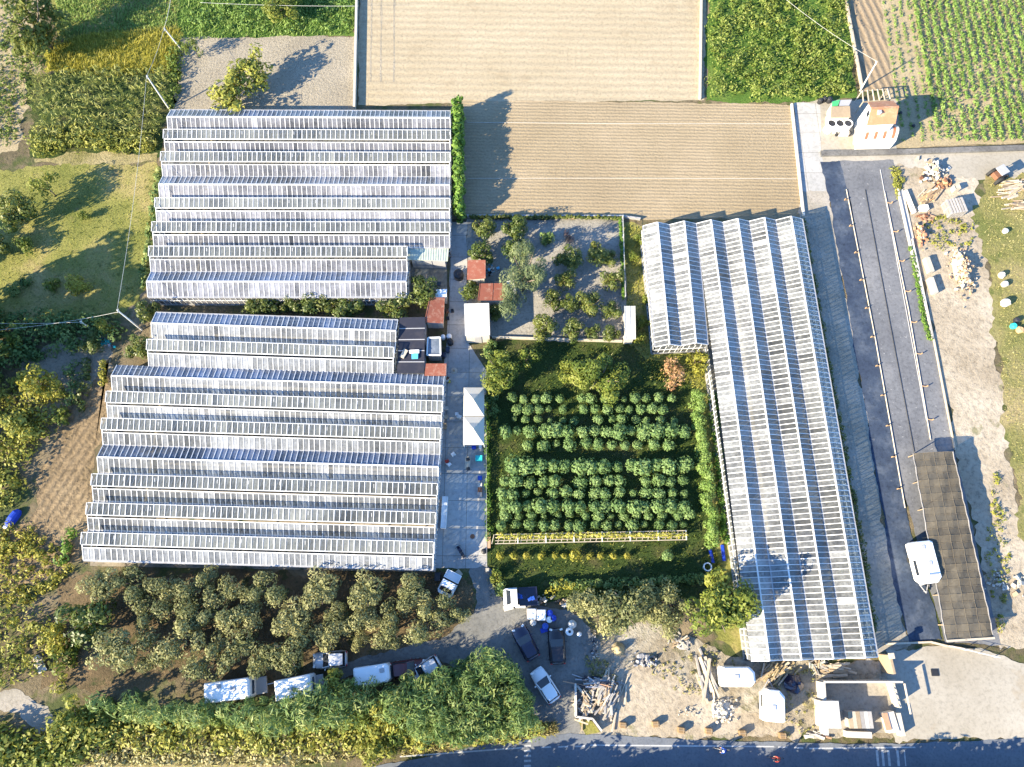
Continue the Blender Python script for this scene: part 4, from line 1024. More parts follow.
car('parked_car', 'white hatchback parked below the two dark cars', 'car', (535, 669), (555, 700), 'white_paint', estate=True, w=1.72)
car('parked_car', 'dark navy estate car parked at an angle beside the pale crates', 'car', (518, 628), (533, 657), 'navy', estate=True, h=1.5, w=1.8)
car('parked_car', 'black car parked straight, right of the navy estate', 'car', (555.5, 628), (557.5, 664), 'black_paint', estate=True, h=1.5, w=1.8)
car('parked_car', 'silver hatchback parked under the olive trees', 'car', (315, 660.5), (348, 658), 'silver', estate=True)
car('parked_car', 'maroon car half hidden by the canes', 'car', (424, 666), (394, 670), 'maroon', estate=True)
car('parked_car', 'grey car half buried in the canes right of the maroon car', 'car', (416, 676), (434, 664), 'silver', estate=True)

def caravan(name, label, cat, a, b, width, h, mat='white', rnd=.5, hatch=((.0, .0),), tow=0, group=None, chassis=.45):
    """boxy caravan or van body lying between pixel a (front) and b (rear), measured at roof height"""
    f, k = P(a[0], a[1], h), P(b[0], b[1], h); c = (f + k) / 2; L = (f - k).length
    r = tag(empty(name, Vector((c.x, c.y, 0)), math.atan2((f - k).y, (f - k).x)), label, cat, group)
    W = width / 2
    bd = MB()
    def ring(z, dx0, dx1, dy):
        x0, x1, y = -L / 2 + dx0, L / 2 - dx1, W - dy
        q = rnd
        return [Vector(p + (z,)) for p in ((x0, -y + q * .5), (x0 + q * .3, -y), (x1 - q, -y), (x1, -y + q), (x1, y - q), (x1 - q, y), (x0 + q * .3, y), (x0, y - q * .5))]
    bd.loft([ring(chassis, .1, .15, .05), ring(chassis + .25, 0, 0, 0), ring(h * .62, 0, .02, 0), ring(h - .12, .06, .16, .03), ring(h, .22, .4, .14)], 0, .5)
    local(bd, 'body', M[mat], r)
    for (u, v) in hatch:
        m_ = MB(); m_.box((u * L / 2, v * W, h + .03), (.5, .42, .1), 0, 0, .5, .04); p = local(m_, 'roof_hatch', M['grey'], r)
    for s_ in (-1, 1):
        m_ = MB(); m_.box((.1 * L, s_ * (W + .005), h * .62), (L * .35, .03, h * .22)); local(m_, 'window', M['window'], r)
        wh = MB(); wh.tube((-L * .1, s_ * (W - .22), .32), (-L * .1, s_ * (W - .02), .32), .32, .32, 14); local(wh, 'wheel', M['tyre'], r)
        if not tow:
            wh = MB(); wh.tube((L * .36, s_ * (W - .22), .32), (L * .36, s_ * (W - .02), .32), .32, .32, 14); local(wh, 'wheel', M['tyre'], r)
    m_ = MB(); m_.box((L / 2 - .03, 0, h * .68), (.05, W * 1.3, h * .22), 0, 0, .5); local(m_, 'front_window', M['window'], r)
    ch = MB(); ch.box((0, 0, .36), (L * .9, .9, .14))
    if tow: ch.beam((L / 2 - .1, -.5, .38), (L / 2 + tow, 0, .42), .08); ch.beam((L / 2 - .1, .5, .38), (L / 2 + tow, 0, .42), .08)
    local(ch, 'chassis', M['grey'], r)
    if tow:
        jw = MB(); jw.tube((L / 2 + tow - .2, 0, 0), (L / 2 + tow - .2, 0, .6), .05, .05, 8); local(jw, 'jockey_wheel', M['steel'], r)
    return r
cv = caravan('caravan', 'large white caravan parked against the shade net', 'caravan', (935, 584), (923.5, 540.5), 2.05, 2.6, hatch=((.05, .1), (-.7, -.2)), tow=.9)
m_ = MB(); m_.box((1.35, .0, 2.78), (.16, 1.2, .05)); local(m_, 'roof_rail', M['grey'], cv)
caravan('caravan', 'white caravan lying across the rubble yard beside the logs', 'caravan', (757, 677), (722, 677), 2.0, 2.3, hatch=((-.15, .05),), tow=.0)
caravan('caravan', 'white caravan standing upright beside the dark tarpaulin heap', 'caravan', (775, 689), (775.5, 723), 2.15, 2.4, hatch=((-.1, .1),), tow=.8)
caravan('box_van', 'white box van under the olives, the left of the two big white ones', 'van', (251, 687.5), (203, 694), 2.05, 2.5, 'white', .2, ((-.35, .5), (.25, .1)), chassis=.5)
caravan('box_van', 'white box van under the olives, right of the other big white van', 'van', (312, 684), (274, 691.5), 2.05, 2.5, 'white', .15, ((.0, -.1),), chassis=.5)
caravan('box_van', 'pale blue-white van half overgrown by the canes', 'van', (390.5, 672), (353, 678), 1.9, 2.2, 'white_paint', .3, ((.55, .3),))
for x, y, lb in ((262, 685, 'dark cab of the left box van, in tree shade'), (318, 683, 'dark trailer frame right of the second box van')):
    r = root_at('trailer', lb.replace('cab of the left box van, in tree shade', 'low trailer parked right of the left box van'), 'trailer', x, y, R(10))
    m_ = MB(); m_.box((0, 0, .75), (1.6, 1.7, .25), 0, 0, .5, .05); local(m_, 'bed', M['grey'], r)
    for s_ in (-1, 1):
        wh = MB(); wh.tube((0, s_ * .75, .3), (0, s_ * .93, .3), .3, .3, 12); local(wh, 'wheel', M['tyre'], r)
    m_ = MB(); m_.beam((.8, 0, .7), (1.7, 0, .6), .08); local(m_, 'drawbar', M['steel'], r)

def pickup(name, label, front, back, load, w=1.75, cabmat='white_paint', bedmat='white_paint'):
    f, b = P(*front), P(*back); c = (f + b) / 2; L = (f - b).length
    r = tag(empty(name, c, math.atan2((f - b).y, (f - b).x)), label, 'truck')
    W = w / 2; h2 = L / 2
    m_ = MB()
    m_.loft([[Vector((x, -y, z)) for x, y in ((h2 - 1.55, W), (h2 - .3, W), (h2, W * .8), (h2, -W * .8), (h2 - .3, -W), (h2 - 1.55, -W))][::-1] for z in (.35, 1.05)] , 0, .5)
    m_.loft([[Vector((x, -y, 1.05)) for x, y in ((h2 - 1.55, W * .98), (h2 - .35, W * .95), (h2 - .35, -W * .95), (h2 - 1.55, -W * .98))][::-1], [Vector((x, -y, 1.85)) for x, y in ((h2 - 1.5, W * .82), (h2 - .85, W * .8), (h2 - .85, -W * .8), (h2 - 1.5, -W * .82))][::-1]], 0, .5)
    local(m_, 'cab', M[cabmat], r)
    g_ = MB(); g_.face([(h2 - .36, -W * .82, 1.12), (h2 - .36, W * .82, 1.12), (h2 - .80, W * .7, 1.80), (h2 - .80, -W * .7, 1.80)]); 
    for v in range(len(g_.v)): g_.v[v] = (g_.v[v][0] + .03, g_.v[v][1], g_.v[v][2] + .02)
    local(g_, 'windscreen', M['window'], r)
    bd = MB(); bl = L - 1.7
    bd.box((-h2 + bl / 2, 0, .72), (bl, w, .1), 0, 0, .5)
    for s_ in (-1, 1): bd.box((-h2 + bl / 2, s_ * (W - .03), .98), (bl, .06, .42), 0, 0, .5)
    bd.box((-h2 + .03, 0, .98), (.06, w - .13, .42)); bd.box((-h2 + bl - .03, 0, 1.1), (.06, w - .13, .65))
    local(bd, 'bed', M[bedmat], r)
    for s_ in (-1, 1):
        for x in (h2 - .75, -h2 + .7):
            wh = MB(); wh.tube((x, s_ * (W - .2), .33), (x, s_ * (W + .0), .33), .33, .33, 14); local(wh, 'wheel', M['tyre'], r)
        hl = MB(); hl.box((h2 - .06, s_ * W * .62, .72), (.16, .3, .16), 0, 0, .5, .03); local(hl, 'headlight', M['lamp'], r)
    return r, L
pickup('small_truck', 'white pickup truck with an open bed, parked below the courtyard', (444.5, 595), (455.5, 573), 0)
rt, L_ = pickup('small_truck', 'open flatbed truck with a white cab beside the crates', (503.5, 598), (537, 596), 0, 1.95, 'white_paint', 'navy')
for k in range(7):
    p = P(515 + k * 3, 596.5 + random.uniform(-3, 3), .95)
    m_ = MB(); m_.box((0, 0, .18), (random.uniform(.3, .55), random.uniform(.25, .5), .34), random.random(), 0, None, .03)
    tag(m_.build('crate', M[random.choice(['dark', 'grey', 'navy', 'blue'])], None), f'dark crate on the bed of the flatbed truck, {ORD[k]} from the cab', 'crate', 'crates on the flatbed truck').location = Vector((p.x, p.y, .78))

# ---- roofed sheds measured at their roof corners
def shed(name, label, corners, h, roofmat, wallmat='plaster', drop=0.0, rib=0.0, thick=.12, cat='shed', inset=.15, ribmat=None):
    """corners: TL, TR, BR, BL of the roof sheet in pixels; drop lowers the right side"""
    hs = (h, h - drop, h - drop, h)
    W = [P(x, y, z) for (x, y), z in zip(corners, hs)]
    c = sum(W, Vector()) / 4
    r = tag(empty(name, Vector((c.x, c.y, 0))), label, cat)
    order = [W[3], W[2], W[1], W[0]]
    ro = MB(); ro.hexa([p - Vector((0, 0, thick)) for p in order] + order, 0, .5)
    rf = ro.build('roof', M[roofmat], r)
    if rib:
        n = int((W[1] - W[0]).length / rib)
        rb = MB()
        for i in range(n + 1):
            a, b = W[0].lerp(W[1], i / n), W[3].lerp(W[2], i / n)
            rb.beam(a + Vector((0, 0, .012)), b + Vector((0, 0, .012)), .07, .05, 0, .3)
        rb.build('roof_ribs', M[ribmat or roofmat], rf)
    wl = MB()
    ins = [p.lerp(Vector((c.x, c.y, p.z)), inset) for p in order]
    lo = [Vector((p.x, p.y, 0)) for p in ins]; hi = [p - Vector((0, 0, thick + .01)) for p in ins]
    wl.hexa(lo + hi, 0, .5); w_ = wl.build('wall', M[wallmat], r)
    d = MB(); mid = (lo[0] + lo[1]) / 2; dirx = (lo[1] - lo[0]).normalized(); out = Vector((dirx.y, -dirx.x, 0))
    ang = math.atan2(dirx.y, dirx.x)
    if (lo[1] - lo[0]).length > 1.2:
        d.box((mid + out * .03) + Vector((0, 0, 1.0)), (.85, .05, min(2.0, h - drop - .4)), ang); d.build('door', M['grey'], r)
    return r
shed('shed', 'red-brown roofed shed below the broad citrus tree', [(430, 297), (444.5, 297.5), (443, 323), (424.5, 322)], 2.6, 'red_roof', rib=.9, drop=.3)
shed('hut', 'small white hut with a dark opening at the shed end', [(436, 289.5), (447, 289), (446.5, 297), (435.5, 297.5)], 2.2, 'white')
r = root_at('chimney', 'dark square vent box on the small white hut', 'vent', 441, 292.5); r.location.z = 2.2
m_ = MB(); m_.box((0, 0, .2), (.38, .38, .4)); m_.box((0, 0, .42), (.5, .5, .06)); local(m_, 'vent_box', M['dark'], r)
shed('shed', 'red-brown roof at the left of the grove, the upper one', [(467.5, 260), (485.5, 260), (485.5, 278), (467, 279.5)], 2.6, 'red_roof', drop=-.2)
shed('shed', 'red-brown roof above the square white roof', [(480, 283.5), (505.5, 283), (506, 300), (478, 300)], 2.8, 'red_roof', rib=1.1, drop=.25)
shed('hut', 'white lean-to beside the red-brown roof in the grove', [(506.5, 281), (514, 280), (516, 294), (507, 299)], 2.3, 'offwhite')
shed('pavilion', 'square flat white roof beside the courtyard', [(464, 303.5), (489, 303), (490, 334.5), (465, 335.5)], 2.9, 'offwhite', cat='building', inset=.06, thick=.18)
nr = shed('shed', 'dark navy flat-roofed building between the lower greenhouse and courtyard', [(399.5, 317.5), (425, 317), (424, 373), (397, 373)], 2.7, 'navy_roof', 'grey', cat='building', inset=.03)
m_ = MB()
for k in range(1, 5):
    a, b = P(399.5 - 2.2 * k / 5, 317.5 + 11.1 * k, 2.72), P(425 - .8 * k / 5, 317 + 11.2 * k, 2.72); m_.beam(a, b, .1, .06)
m_.build('roof_seams', M['grey'], nr)
shed('shed', 'small red-brown roof at the courtyard end of the lower greenhouse', [(426, 363.5), (446.5, 363.5), (446, 375.5), (424.5, 375.5)], 2.7, 'red_roof')
shed('shed', 'long white roof by the right fence of the grove', [(624.5, 306), (635, 306), (635.5, 339), (625.5, 339.5)], 2.4, 'offwhite', rib=.5)
shed('lean_to', 'pale green corrugated lean-to at the end of the upper greenhouse', [(408, 247.5), (448.5, 247.5), (447.5, 261), (408, 259.5)], 2.4, 'pale_green', 'grey', rib=.3, cat='lean-to')
shed('cabin', 'grey cabin with a pale rim beside the navy roof', [(427.5, 337.5), (440.5, 337), (441, 355.5), (426.5, 355.5)], 2.3, 'cabin_shade', 'grey', cat='cabin')
for k, (a, b) in enumerate([((427.5, 337.5), (440.5, 337)), ((440.5, 337), (441, 355.5)), ((441, 355.5), (426.5, 355.5)), ((426.5, 355.5), (427.5, 337.5))]): pass
pr = bpy.data.objects['cabin']
m_ = MB(); cs = [P(x, y, 2.36) for x, y in ((427.9, 337.9), (440.2, 337.4), (440.6, 355.1), (427, 355.1))]
for i in range(4): m_.beam(cs[i], cs[(i + 1) % 4], .16, .16)
m_.build('rim', M['white_metal'], pr)
for k, (x, y, sx, sy, mt, lb, cat) in enumerate([(404, 354, .55, 1.1, 'pale_wood', 'beige board lying askew on the navy roof', 'board'), (414.5, 352, 1.15, .4, 'white', 'white sheet on the navy roof above the blue one', 'sheet'), (415, 356.5, .75, .65, 'sky_blue', 'bright blue sheet on the navy roof', 'sheet')]):
    m_ = MB(); m_.box((0, 0, .09), (sx, sy, .1), (-.45, 0, .05)[k], 0, .5, .02); m_.box((.04, .03, .165), (sx * .9, sy * .92, .03), (-.5, .03, 0)[k], 0, .5)
    o = m_.build('sheet' if k else 'board', M[mt], None); p = P(x, y, 2.7); o.location = (p.x, p.y, 2.72); tag(o, lb, cat)

# gazebos
def gazebo(label, corners, grp='white canvas gazebos on the courtyard'):
    W = [P(x, y, 2.35) for x, y in corners]; c = sum(W, Vector()) / 4
    r = tag(empty('gazebo', Vector((c.x, c.y, 0))), label, 'gazebo', grp)
    apex = Vector((c.x, c.y, 3.35))
    m_ = MB(); o4 = [W[3], W[2], W[1], W[0]]
    for i in range(4):
        a, b = o4[i], o4[(i + 1) % 4]
        ma, mb2 = a.lerp(apex, .5) - Vector((0, 0, .14)), b.lerp(apex, .5) - Vector((0, 0, .14))
        m_.face([a, b, mb2, ma], 0, .5); m_.face([ma, mb2, apex], 0, .5)
        m_.face([b, a, a - Vector((0, 0, .25)), b - Vector((0, 0, .25))], 0, .5)
    m_.build('canopy', M['canvas'], r)
    for p in W:
        q = p.lerp(c, .04); k_ = MB(); k_.box((q.x, q.y, 1.15), (.07, .07, 2.3)); k_.build('leg', M['white_metal'], r)
gazebo('white canvas gazebo on the courtyard, the upper of the two', [(463.8, 387.5), (484.2, 387.5), (484.2, 416), (463.4, 416)])
gazebo('white canvas gazebo on the courtyard, the lower of the two', [(463.3, 416.6), (484.2, 416.6), (484.2, 444.5), (463.2, 444.5)])

# courtyard furniture
def barrel(name, label, px, py, r_, h, mat, cat='barrel', hole=None, group=None):
    r = root_at(name, label, cat, px, py, 0, group)
    m_ = MB(); m_.lathe((0, 0, 0), [(r_ * .92, 0), (r_, .05), (r_ * 1.03, h * .5), (r_, h - .06), (r_ * .9, h)], 18, 0, .5); b = local(m_, 'drum', M[mat], r, True)
    l_ = MB(); l_.lathe((0, 0, h), [(r_ * .35, 0), (r_ * .35, .08), (r_ * .3, .1)], 12); local(l_, 'lid', M[hole or mat], r)
    return r
barrel('water_tank', 'round black water tank on the lane beside the grove', 459, 277, .62, 1.1, 'dark', 'tank')
barrel('round_table', 'small round white table by the grey cabin, the left one', 443.5, 338.5, .28, .75, 'white', 'table')
barrel('round_table', 'round white table by the grey cabin, the right one', 449.5, 338, .32, .75, 'white', 'table')
barrel('dark_barrel', 'dark round barrel below the white tables', 450.5, 343.5, .38, .9, 'dark')
barrel('well_cover', 'round pale well ring on the courtyard below the cabin', 454, 371, .4, .12, 'stone', 'well cover', 'wood')
barrel('dark_tub', 'black tub at the courtyard edge below the trellis end', 484, 551.5, .3, .5, 'dark', 'tub')
def tableset(label, px, py, rz, l, w, mat, cat='table', h=.78):
    r = root_at('table', label, cat, px, py, rz)
    m_ = MB(); m_.box((0, 0, h - .03), (l, w, .06), 0, 0, .5, .02); local(m_, 'tabletop', M[mat], r)
    for a in (-1, 1):
        for b in (-1, 1):
            k_ = MB(); k_.box((a * (l / 2 - .08), b * (w / 2 - .08), (h - .06) / 2), (.06, .06, h - .06)); local(k_, 'leg', M['grey'], r)
    return r
tableset('long plank table below the gazebos', 468, 464, R(88), 1.5, .62, 'pale_wood')
for k, (x, y) in enumerate(((468, 459.4), (468.3, 469))):
    m_ = MB(); m_.box((0, 0, .17), (.42, .34, .3), .2, 0, .5, .03); m_.box((0, 0, .33), (.34, .27, .06), .2, 0, .5, .02)
    o = m_.build('basket', M['dark'], None); p = P(x, y, .8); o.location = (p.x, p.y, .775); tag(o, ('dark basket on the upper end of the plank table', 'dark brown basket on the lower end of the plank table')[k], 'basket')
def crate(name, label, cat, px, py, size, mat, rz=0.0, group=None, z=0.0, rim=True):
    r = root_at(name, label, cat, px, py, rz, group); r.location.z = z
    x, y, h = size; t = min(.07, x * .12)
    m_ = MB(); m_.box((0, 0, h * .46), (x, y, h * .9), 0, 0, .5, .03); local(m_, 'body', M[mat], r)
    if rim:
        m_ = MB()
        for s_ in (-1, 1):
            m_.box((s_ * (x / 2 - t / 2), 0, h * .96), (t, y, h * .1)); m_.box((0, s_ * (y / 2 - t / 2), h * .96), (x - 2 * t - .004, t, h * .1))
        local(m_, 'rim', M[mat], r)
    return r
crate('plastic_bin', 'turquoise bin at the courtyard edge below the gazebos', 'bin', 479, 459, (.78, .62, .6), 'teal')
crate('cooler_box', 'blue and white box just below the lower gazebo', 'box', 474, 448, (.5, .4, .5), 'royal')
crate('cooler_box', 'white box right of the blue one below the gazebo', 'box', 480.5, 447.5, (.3, .4, .5), 'white')
crate('long_trough', 'long pale trough along the lower greenhouse wall', 'trough', 444.6, 513, (.62, 3.6, .7), 'white', R(-2))
crate('storage_box', 'white box at the greenhouse wall beside the gazebos', 'box', 446.5, 409, (.5, .45, .5), 'offwhite')
crate('storage_box', 'beige box below the white one at the greenhouse wall', 'box', 446, 417.5, (.42, .4, .45), 'pale_wood')
crate('storage_box', 'brown box stack at the greenhouse wall', 'box', 445, 427, (.45, .6, .8), 'wood')
crate('paving_slab_stack', 'pale slab at the head of the car park', 'slab', 487.5, 570, (.42, .4, .25), 'stone', rim=False)
crate('cardboard_sheet', 'tan board lying beside the white pickup', 'board', 458.5, 573.5, (.75, .65, .12), 'pale_wood', R(-50), rim=False)
crate('storage_box', 'dark box in the shade by the white pickup', 'box', 438, 577, (.6, .9, .7), 'dark')
crate('storage_box', 'white box beside the square gazebo edge', 'box', 457, 414.5, (.4, .35, .4), 'white')
for k, (y, mt) in enumerate(((478.5, 'blue'), (485.5, 'offwhite'), (490, 'rust'), (495, 'grey_wood'))):
    crate('plant_cart', f'small cart of tools along the courtyard edge, {ORD[k]} from the top', 'cart', 480, y, (.48, .5, .4), mt, 0, 'carts along the courtyard edge')
for k, (x, y) in enumerate(((447.5, 312), (448, 319), (452.5, 311.5))):
    crate('planter', f'dark planter beside the red-brown shed, {ORD[k]} in the group', 'planter', x, y, (.36, .38, .4), ('rust', 'dark', 'dark')[k], .2, 'planters beside the red-brown shed')
for k, (x, y) in enumerate(((448, 351), (444, 356))):
    crate('storage_box', ('dark box beside the grey cabin', 'dark crate at the lower corner of the grey cabin')[k], 'box', x, y, (.45, .6, .6), 'navy')
# chairs
def chair(label, px, py, mat, rz):
    r = root_at('chair', label, 'chair', px, py, rz)
    m_ = MB(); m_.box((0, 0, .44), (.46, .46, .05), 0, 0, .5, .02); local(m_, 'seat', M[mat], r)
    m_ = MB(); m_.box((-.21, 0, .7), (.05, .46, .5), 0, 0, .5, .02); local(m_, 'backrest', M[mat], r)
    for a in (-1, 1):
        for b in (-1, 1):
            k_ = MB(); k_.box((a * .19, b * .19, .21), (.05, .05, .42)); local(k_, 'leg', M[mat], r)
chair('red garden chair on the courtyard beside a white one', 447.5, 462.3, 'red', .4)
chair('white garden chair on the courtyard beside the red one', 449.2, 464.8, 'white', .8)
chair('white garden chair above the red and white pair', 453.5, 455, 'white', 2.2)
chair('white chair by the left edge of the upper gazebo', 459.5, 417.5, 'white', 1.1)

# motor scooter
def scooter(label, front, back):
    f, b = P(*front), P(*back); c = (f + b) / 2
    r = tag(empty('motor_scooter', c, math.atan2((f - b).y, (f - b).x)), label, 'scooter')
    for x in (-.6, .62):
        m_ = MB(); m_.tube((x, -.06, .26), (x, .06, .26), .26, .26, 14); local(m_, 'wheel', M['tyre'], r)
    m_ = MB(); m_.loft([[Vector((x, s_ * w, z)) for s_, z in ((-1, z0), (1, z0), (1, z1), (-1, z1))] for x, w, z0, z1 in ((-.85, .1, .5, .75), (-.5, .19, .32, .82), (-.1, .17, .25, .7), (.05, .18, .22, .34), (.35, .17, .22, .36), (.5, .14, .35, .95), (.62, .08, .5, .98))], 0, .5); local(m_, 'body', M['navy'], r)
    m_ = MB(); m_.box((-.42, 0, .86), (.72, .28, .1), 0, 0, .5, .04); local(m_, 'seat', M['dark'], r)
    m_ = MB(); m_.tube((.5, -.33, 1.0), (.5, .33, 1.0), .025); m_.tube((.55, 0, .6), (.5, 0, 1.02), .03); local(m_, 'handlebar', M['dark'], r)
    m_ = MB(); m_.box((.68, 0, .86), (.08, .16, .14), 0, 0, .5, .03); local(m_, 'headlight', M['lamp'], r)
    return r
scooter('dark motor scooter parked on the lower courtyard', (457.5, 546), (464, 557))
r = root_at('manhole_cover', 'round rusty manhole cover on the lower courtyard', 'manhole cover', 472.5, 536.5)
m_ = MB(); m_.lathe((0, 0, 0), [(.27, .03), (.27, .05), (.24, .055)], 18); local(m_, 'cover', M['rust'], r)

# trellis of rails and posts with blossom between
r = root_at('trellis', 'low white trellis with yellow blossom below the nursery rows', 'trellis', 590, 537.5)
A, B = P(490, 540), P(684, 536)
for k in range(8):
    p = A.lerp(B, k / 7)
    if k == 0: continue
    m_ = MB(); m_.box((p.x, p.y, .55), (.09, .09, 1.1)); m_.beam(p + Vector((0, -.55, 1.08)), p + Vector((0, .55, 1.08)), .1, .07); m_.build('post', M['white_metal'], r)
for dy in (-.5, -.17, .17, .5):
    m_ = MB(); m_.beam(A + Vector((.6, dy, .95 + .0)), B + Vector((0, dy, .95)), .07, .05); m_.build('rail', M['pale_wood'], r)
m_ = MB(); n = 34
for k in range(n):
    p = A.lerp(B, (k + .5) / n); m_.beam(p + Vector((-.1, -.52, .90)), p + Vector((.15, .52, .90)), .07, .035)
m_.build('lattice', M['pale_wood'], r)
r = root_at('wooden_bench', 'narrow brown wooden bench at the left end of the trellis', 'bench', 488.8, 541)
a, b = P(489, 533), P(489, 548.5); c_ = r.location
m_ = MB(); m_.beam(a - c_ + Vector((0, 0, .48)), b - c_ + Vector((0, 0, .48)), .36, .07); local(m_, 'seat', M['brick'], r)
for p in (a, b):
    q = p.lerp(c_, .12) - c_; m_ = MB(); m_.box((q.x, q.y, .22), (.3, .08, .44)); local(m_, 'leg', M['wood'], r)
r = root_at('white_ring', 'white ring basin on the grass below the hedges', 'basin', 707, 567)
m_ = MB()
for k in range(20):
    a, b = 6.2832 * k / 20, 6.2832 * (k + 1) / 20; m_.beam((.42 * math.cos(a), .42 * math.sin(a), .18), (.42 * math.cos(b), .42 * math.sin(b), .18), .12, .34)
local(m_, 'rim', M['white'], r)
for k, (x0, y0, x1, y1) in enumerate(((709.5, 549, 713, 563), (722, 545, 724, 561))):
    m_ = MB(); a, b = P(x0, y0), P(x1, y1); m_.beam(a + Vector((0, 0, .1)), b + Vector((0, 0, .1)), .35, .18, 0, .5); m_.beam(a + Vector((0, 0, .21)), b + Vector((0, 0, .21)), .2, .05, 0, .2)
    tag(m_.build('blue_sheet_roll', M['royal'], None, a), ('blue plastic strip at the foot of the bright hedge', 'blue plastic strip at the foot of the darker hedge')[k], 'plastic strip')

# fences and low walls
def wall(name, label, pts, h, w, mat, cat='wall', coping=None, posts=None):
    W = [P(*p) for p in pts]; r = tag(empty(name, W[0]), label, cat)
    m_ = MB()
    for a, b in zip(W, W[1:]): m_.beam(a + Vector((0, 0, h / 2)), b + Vector((0, 0, h / 2)), w, h)
    m_.build('wall', M[mat], r)
    if coping:
        m_ = MB()
        for a, b in zip(W, W[1:]): m_.beam(a + Vector((0, 0, h + .03)), b + Vector((0, 0, h + .03)), w + .08, .06)
        m_.build('coping', M[coping], r)
    return r
def fence(label, pts, h, mat='grey', step=2.5, net=None, name='wire_fence', thick=.06):
    W = [P(*p) for p in pts]; r = tag(empty(name, W[0]), label, 'fence')
    for a, b in zip(W, W[1:]):
        n = max(1, int((b - a).length / step))
        for k in range(n + 1):
            p = a.lerp(b, k / n); m_ = MB(); m_.box((p.x, p.y, h / 2), (thick, thick, h)); m_.build('post', M[mat], r)
        for z in (h * .35, h * .68, h - .03):
            m_ = MB(); m_.beam(a + Vector((0, 0, z)), b + Vector((0, 0, z)), .025); m_.build('wire', M[mat], r)
    return r
wall('garden_wall', 'pale low wall along the top of the grove', [(467, 217), (622, 217.5), (640, 220)], .5, .16, 'grey')
fence('right wire fence of the grove', [(621.5, 221), (624, 300)], 1.5, 'white_metal')
wall('garden_wall', 'mossy low wall along the bottom of the grove', [(492, 338), (560, 340), (622, 342)], .45, .2, 'stone')
wall('garden_wall', 'pale kerb wall between the pale field and the scrub', [(701, -8), (699.5, 100)], .5, .25, 'stone')
wall('ditch_wall', 'grey kerb wall between the bare plot and the pale field', [(357.5, -8), (355, 110)], .7, .3, 'stone')
wall('field_wall', 'pale kerb along the left of the brown furrowed strip', [(843, -8), (861, 90)], .6, .2, 'pale_wood')
wall('field_wall', 'low white kerb between the tan field and the concrete lane', [(791, 105), (803, 217)], .4, .25, 'plaster')
wall('channel', 'grey concrete drain channel below the striped barn', [(820, 154.5), (900, 153), (1060, 147.5)], .35, .75, 'channel', 'drain')
wall('planter_wall', 'white kerb of the planter beside the container field', [(897, 190), (908, 240), (932, 340)], .35, .2, 'plaster', 'planter')
wall('planter_wall', 'white broad slab beside the container field', [(900, 190), (911, 240)], .15, .7, 'plaster', 'slab')
wall('retaining_wall', 'white kerb on the right side of the planter', [(911, 240), (932, 340)], .35, .2, 'plaster', 'planter')
wall('timber_edge', 'timber edge along the right of the container field', [(933, 340), (954, 450)], .3, .12, 'pale_wood', 'edging')
wall('timber_edge', 'pale timber beam at the lower end of the gravel track', [(884, 644), (930, 642), (946, 646), (972, 650)], .25, .2, 'pale_wood', 'edging')
fence('thin wire fence on the left of the nursery', [(486, 372), (487, 567)], .8, 'grey', 3.5)
for lb, pts in (('thin white hose laid across the tan field, the upper of two', [(467, 122.5), (620, 123.8), (790, 124)]), ('thin white hose laid across the tan field, the lower of two', [(467, 178.5), (630, 178.2), (796, 179)])):
    W = [P(*q) for q in pts]; m_ = MB()
    for a, b in zip(W, W[1:]): m_.tube(a + Vector((0, 0, .04)), b + Vector((0, 0, .03)), .022, .022, 6)
    tag(m_.build('hose', M['cable'], None, W[0]), lb, 'hose')

# irrigation pipes with sprinklers
def irrigation(label, pts, n, side):
    W = [P(*p) for p in pts]; r = tag(empty('irrigation_pipe', W[0]), label, 'pipe', 'sprinkler pipes of the container field')
    m_ = MB()
    for a, b in zip(W, W[1:]): m_.tube(a + Vector((0, 0, .14)), b + Vector((0, 0, .14)), .065)
    m_.build('pipe', M['pale_wood'], r)
    for k in range(n):
        t = (k + .4) / n * (len(W) - 1); i = min(int(t), len(W) - 2); p = W[i].lerp(W[i + 1], t - i)
        m_ = MB(); m_.beam(p + Vector((0, 0, .16)), p + Vector((side * .55, -.1, .2)), .09, .07); m_.box((p.x + side * .55, p.y - .1, .36), (.1, .1, .4)); m_.build('sprinkler', M['orange'], r)
irrigation('sprinkler pipe along the left of the grey mat', [(846, 190), (875, 340), (904.5, 508)], 11, -1)
irrigation('sprinkler pipe along the right of the grey mat', [(884, 192), (908, 310), (930, 440)], 8, 1)
for k, pts in enumerate((((865, 190), (890, 325), (914, 452)), ((880, 170), (902, 290), (926, 420)))):
    W = [P(*p) for p in pts]; m_ = MB()
    for a, b in zip(W, W[1:]): m_.tube(a + Vector((0, 0, .09)), b + Vector((0, 0, .09)), .045, .045, 6)
    tag(m_.build('hose', M[('dark', 'grey')[k]], None, W[0]), ('dark hose lying along the middle of the grey mat', 'grey hose lying right of the dark one on the mat')[k], 'hose')

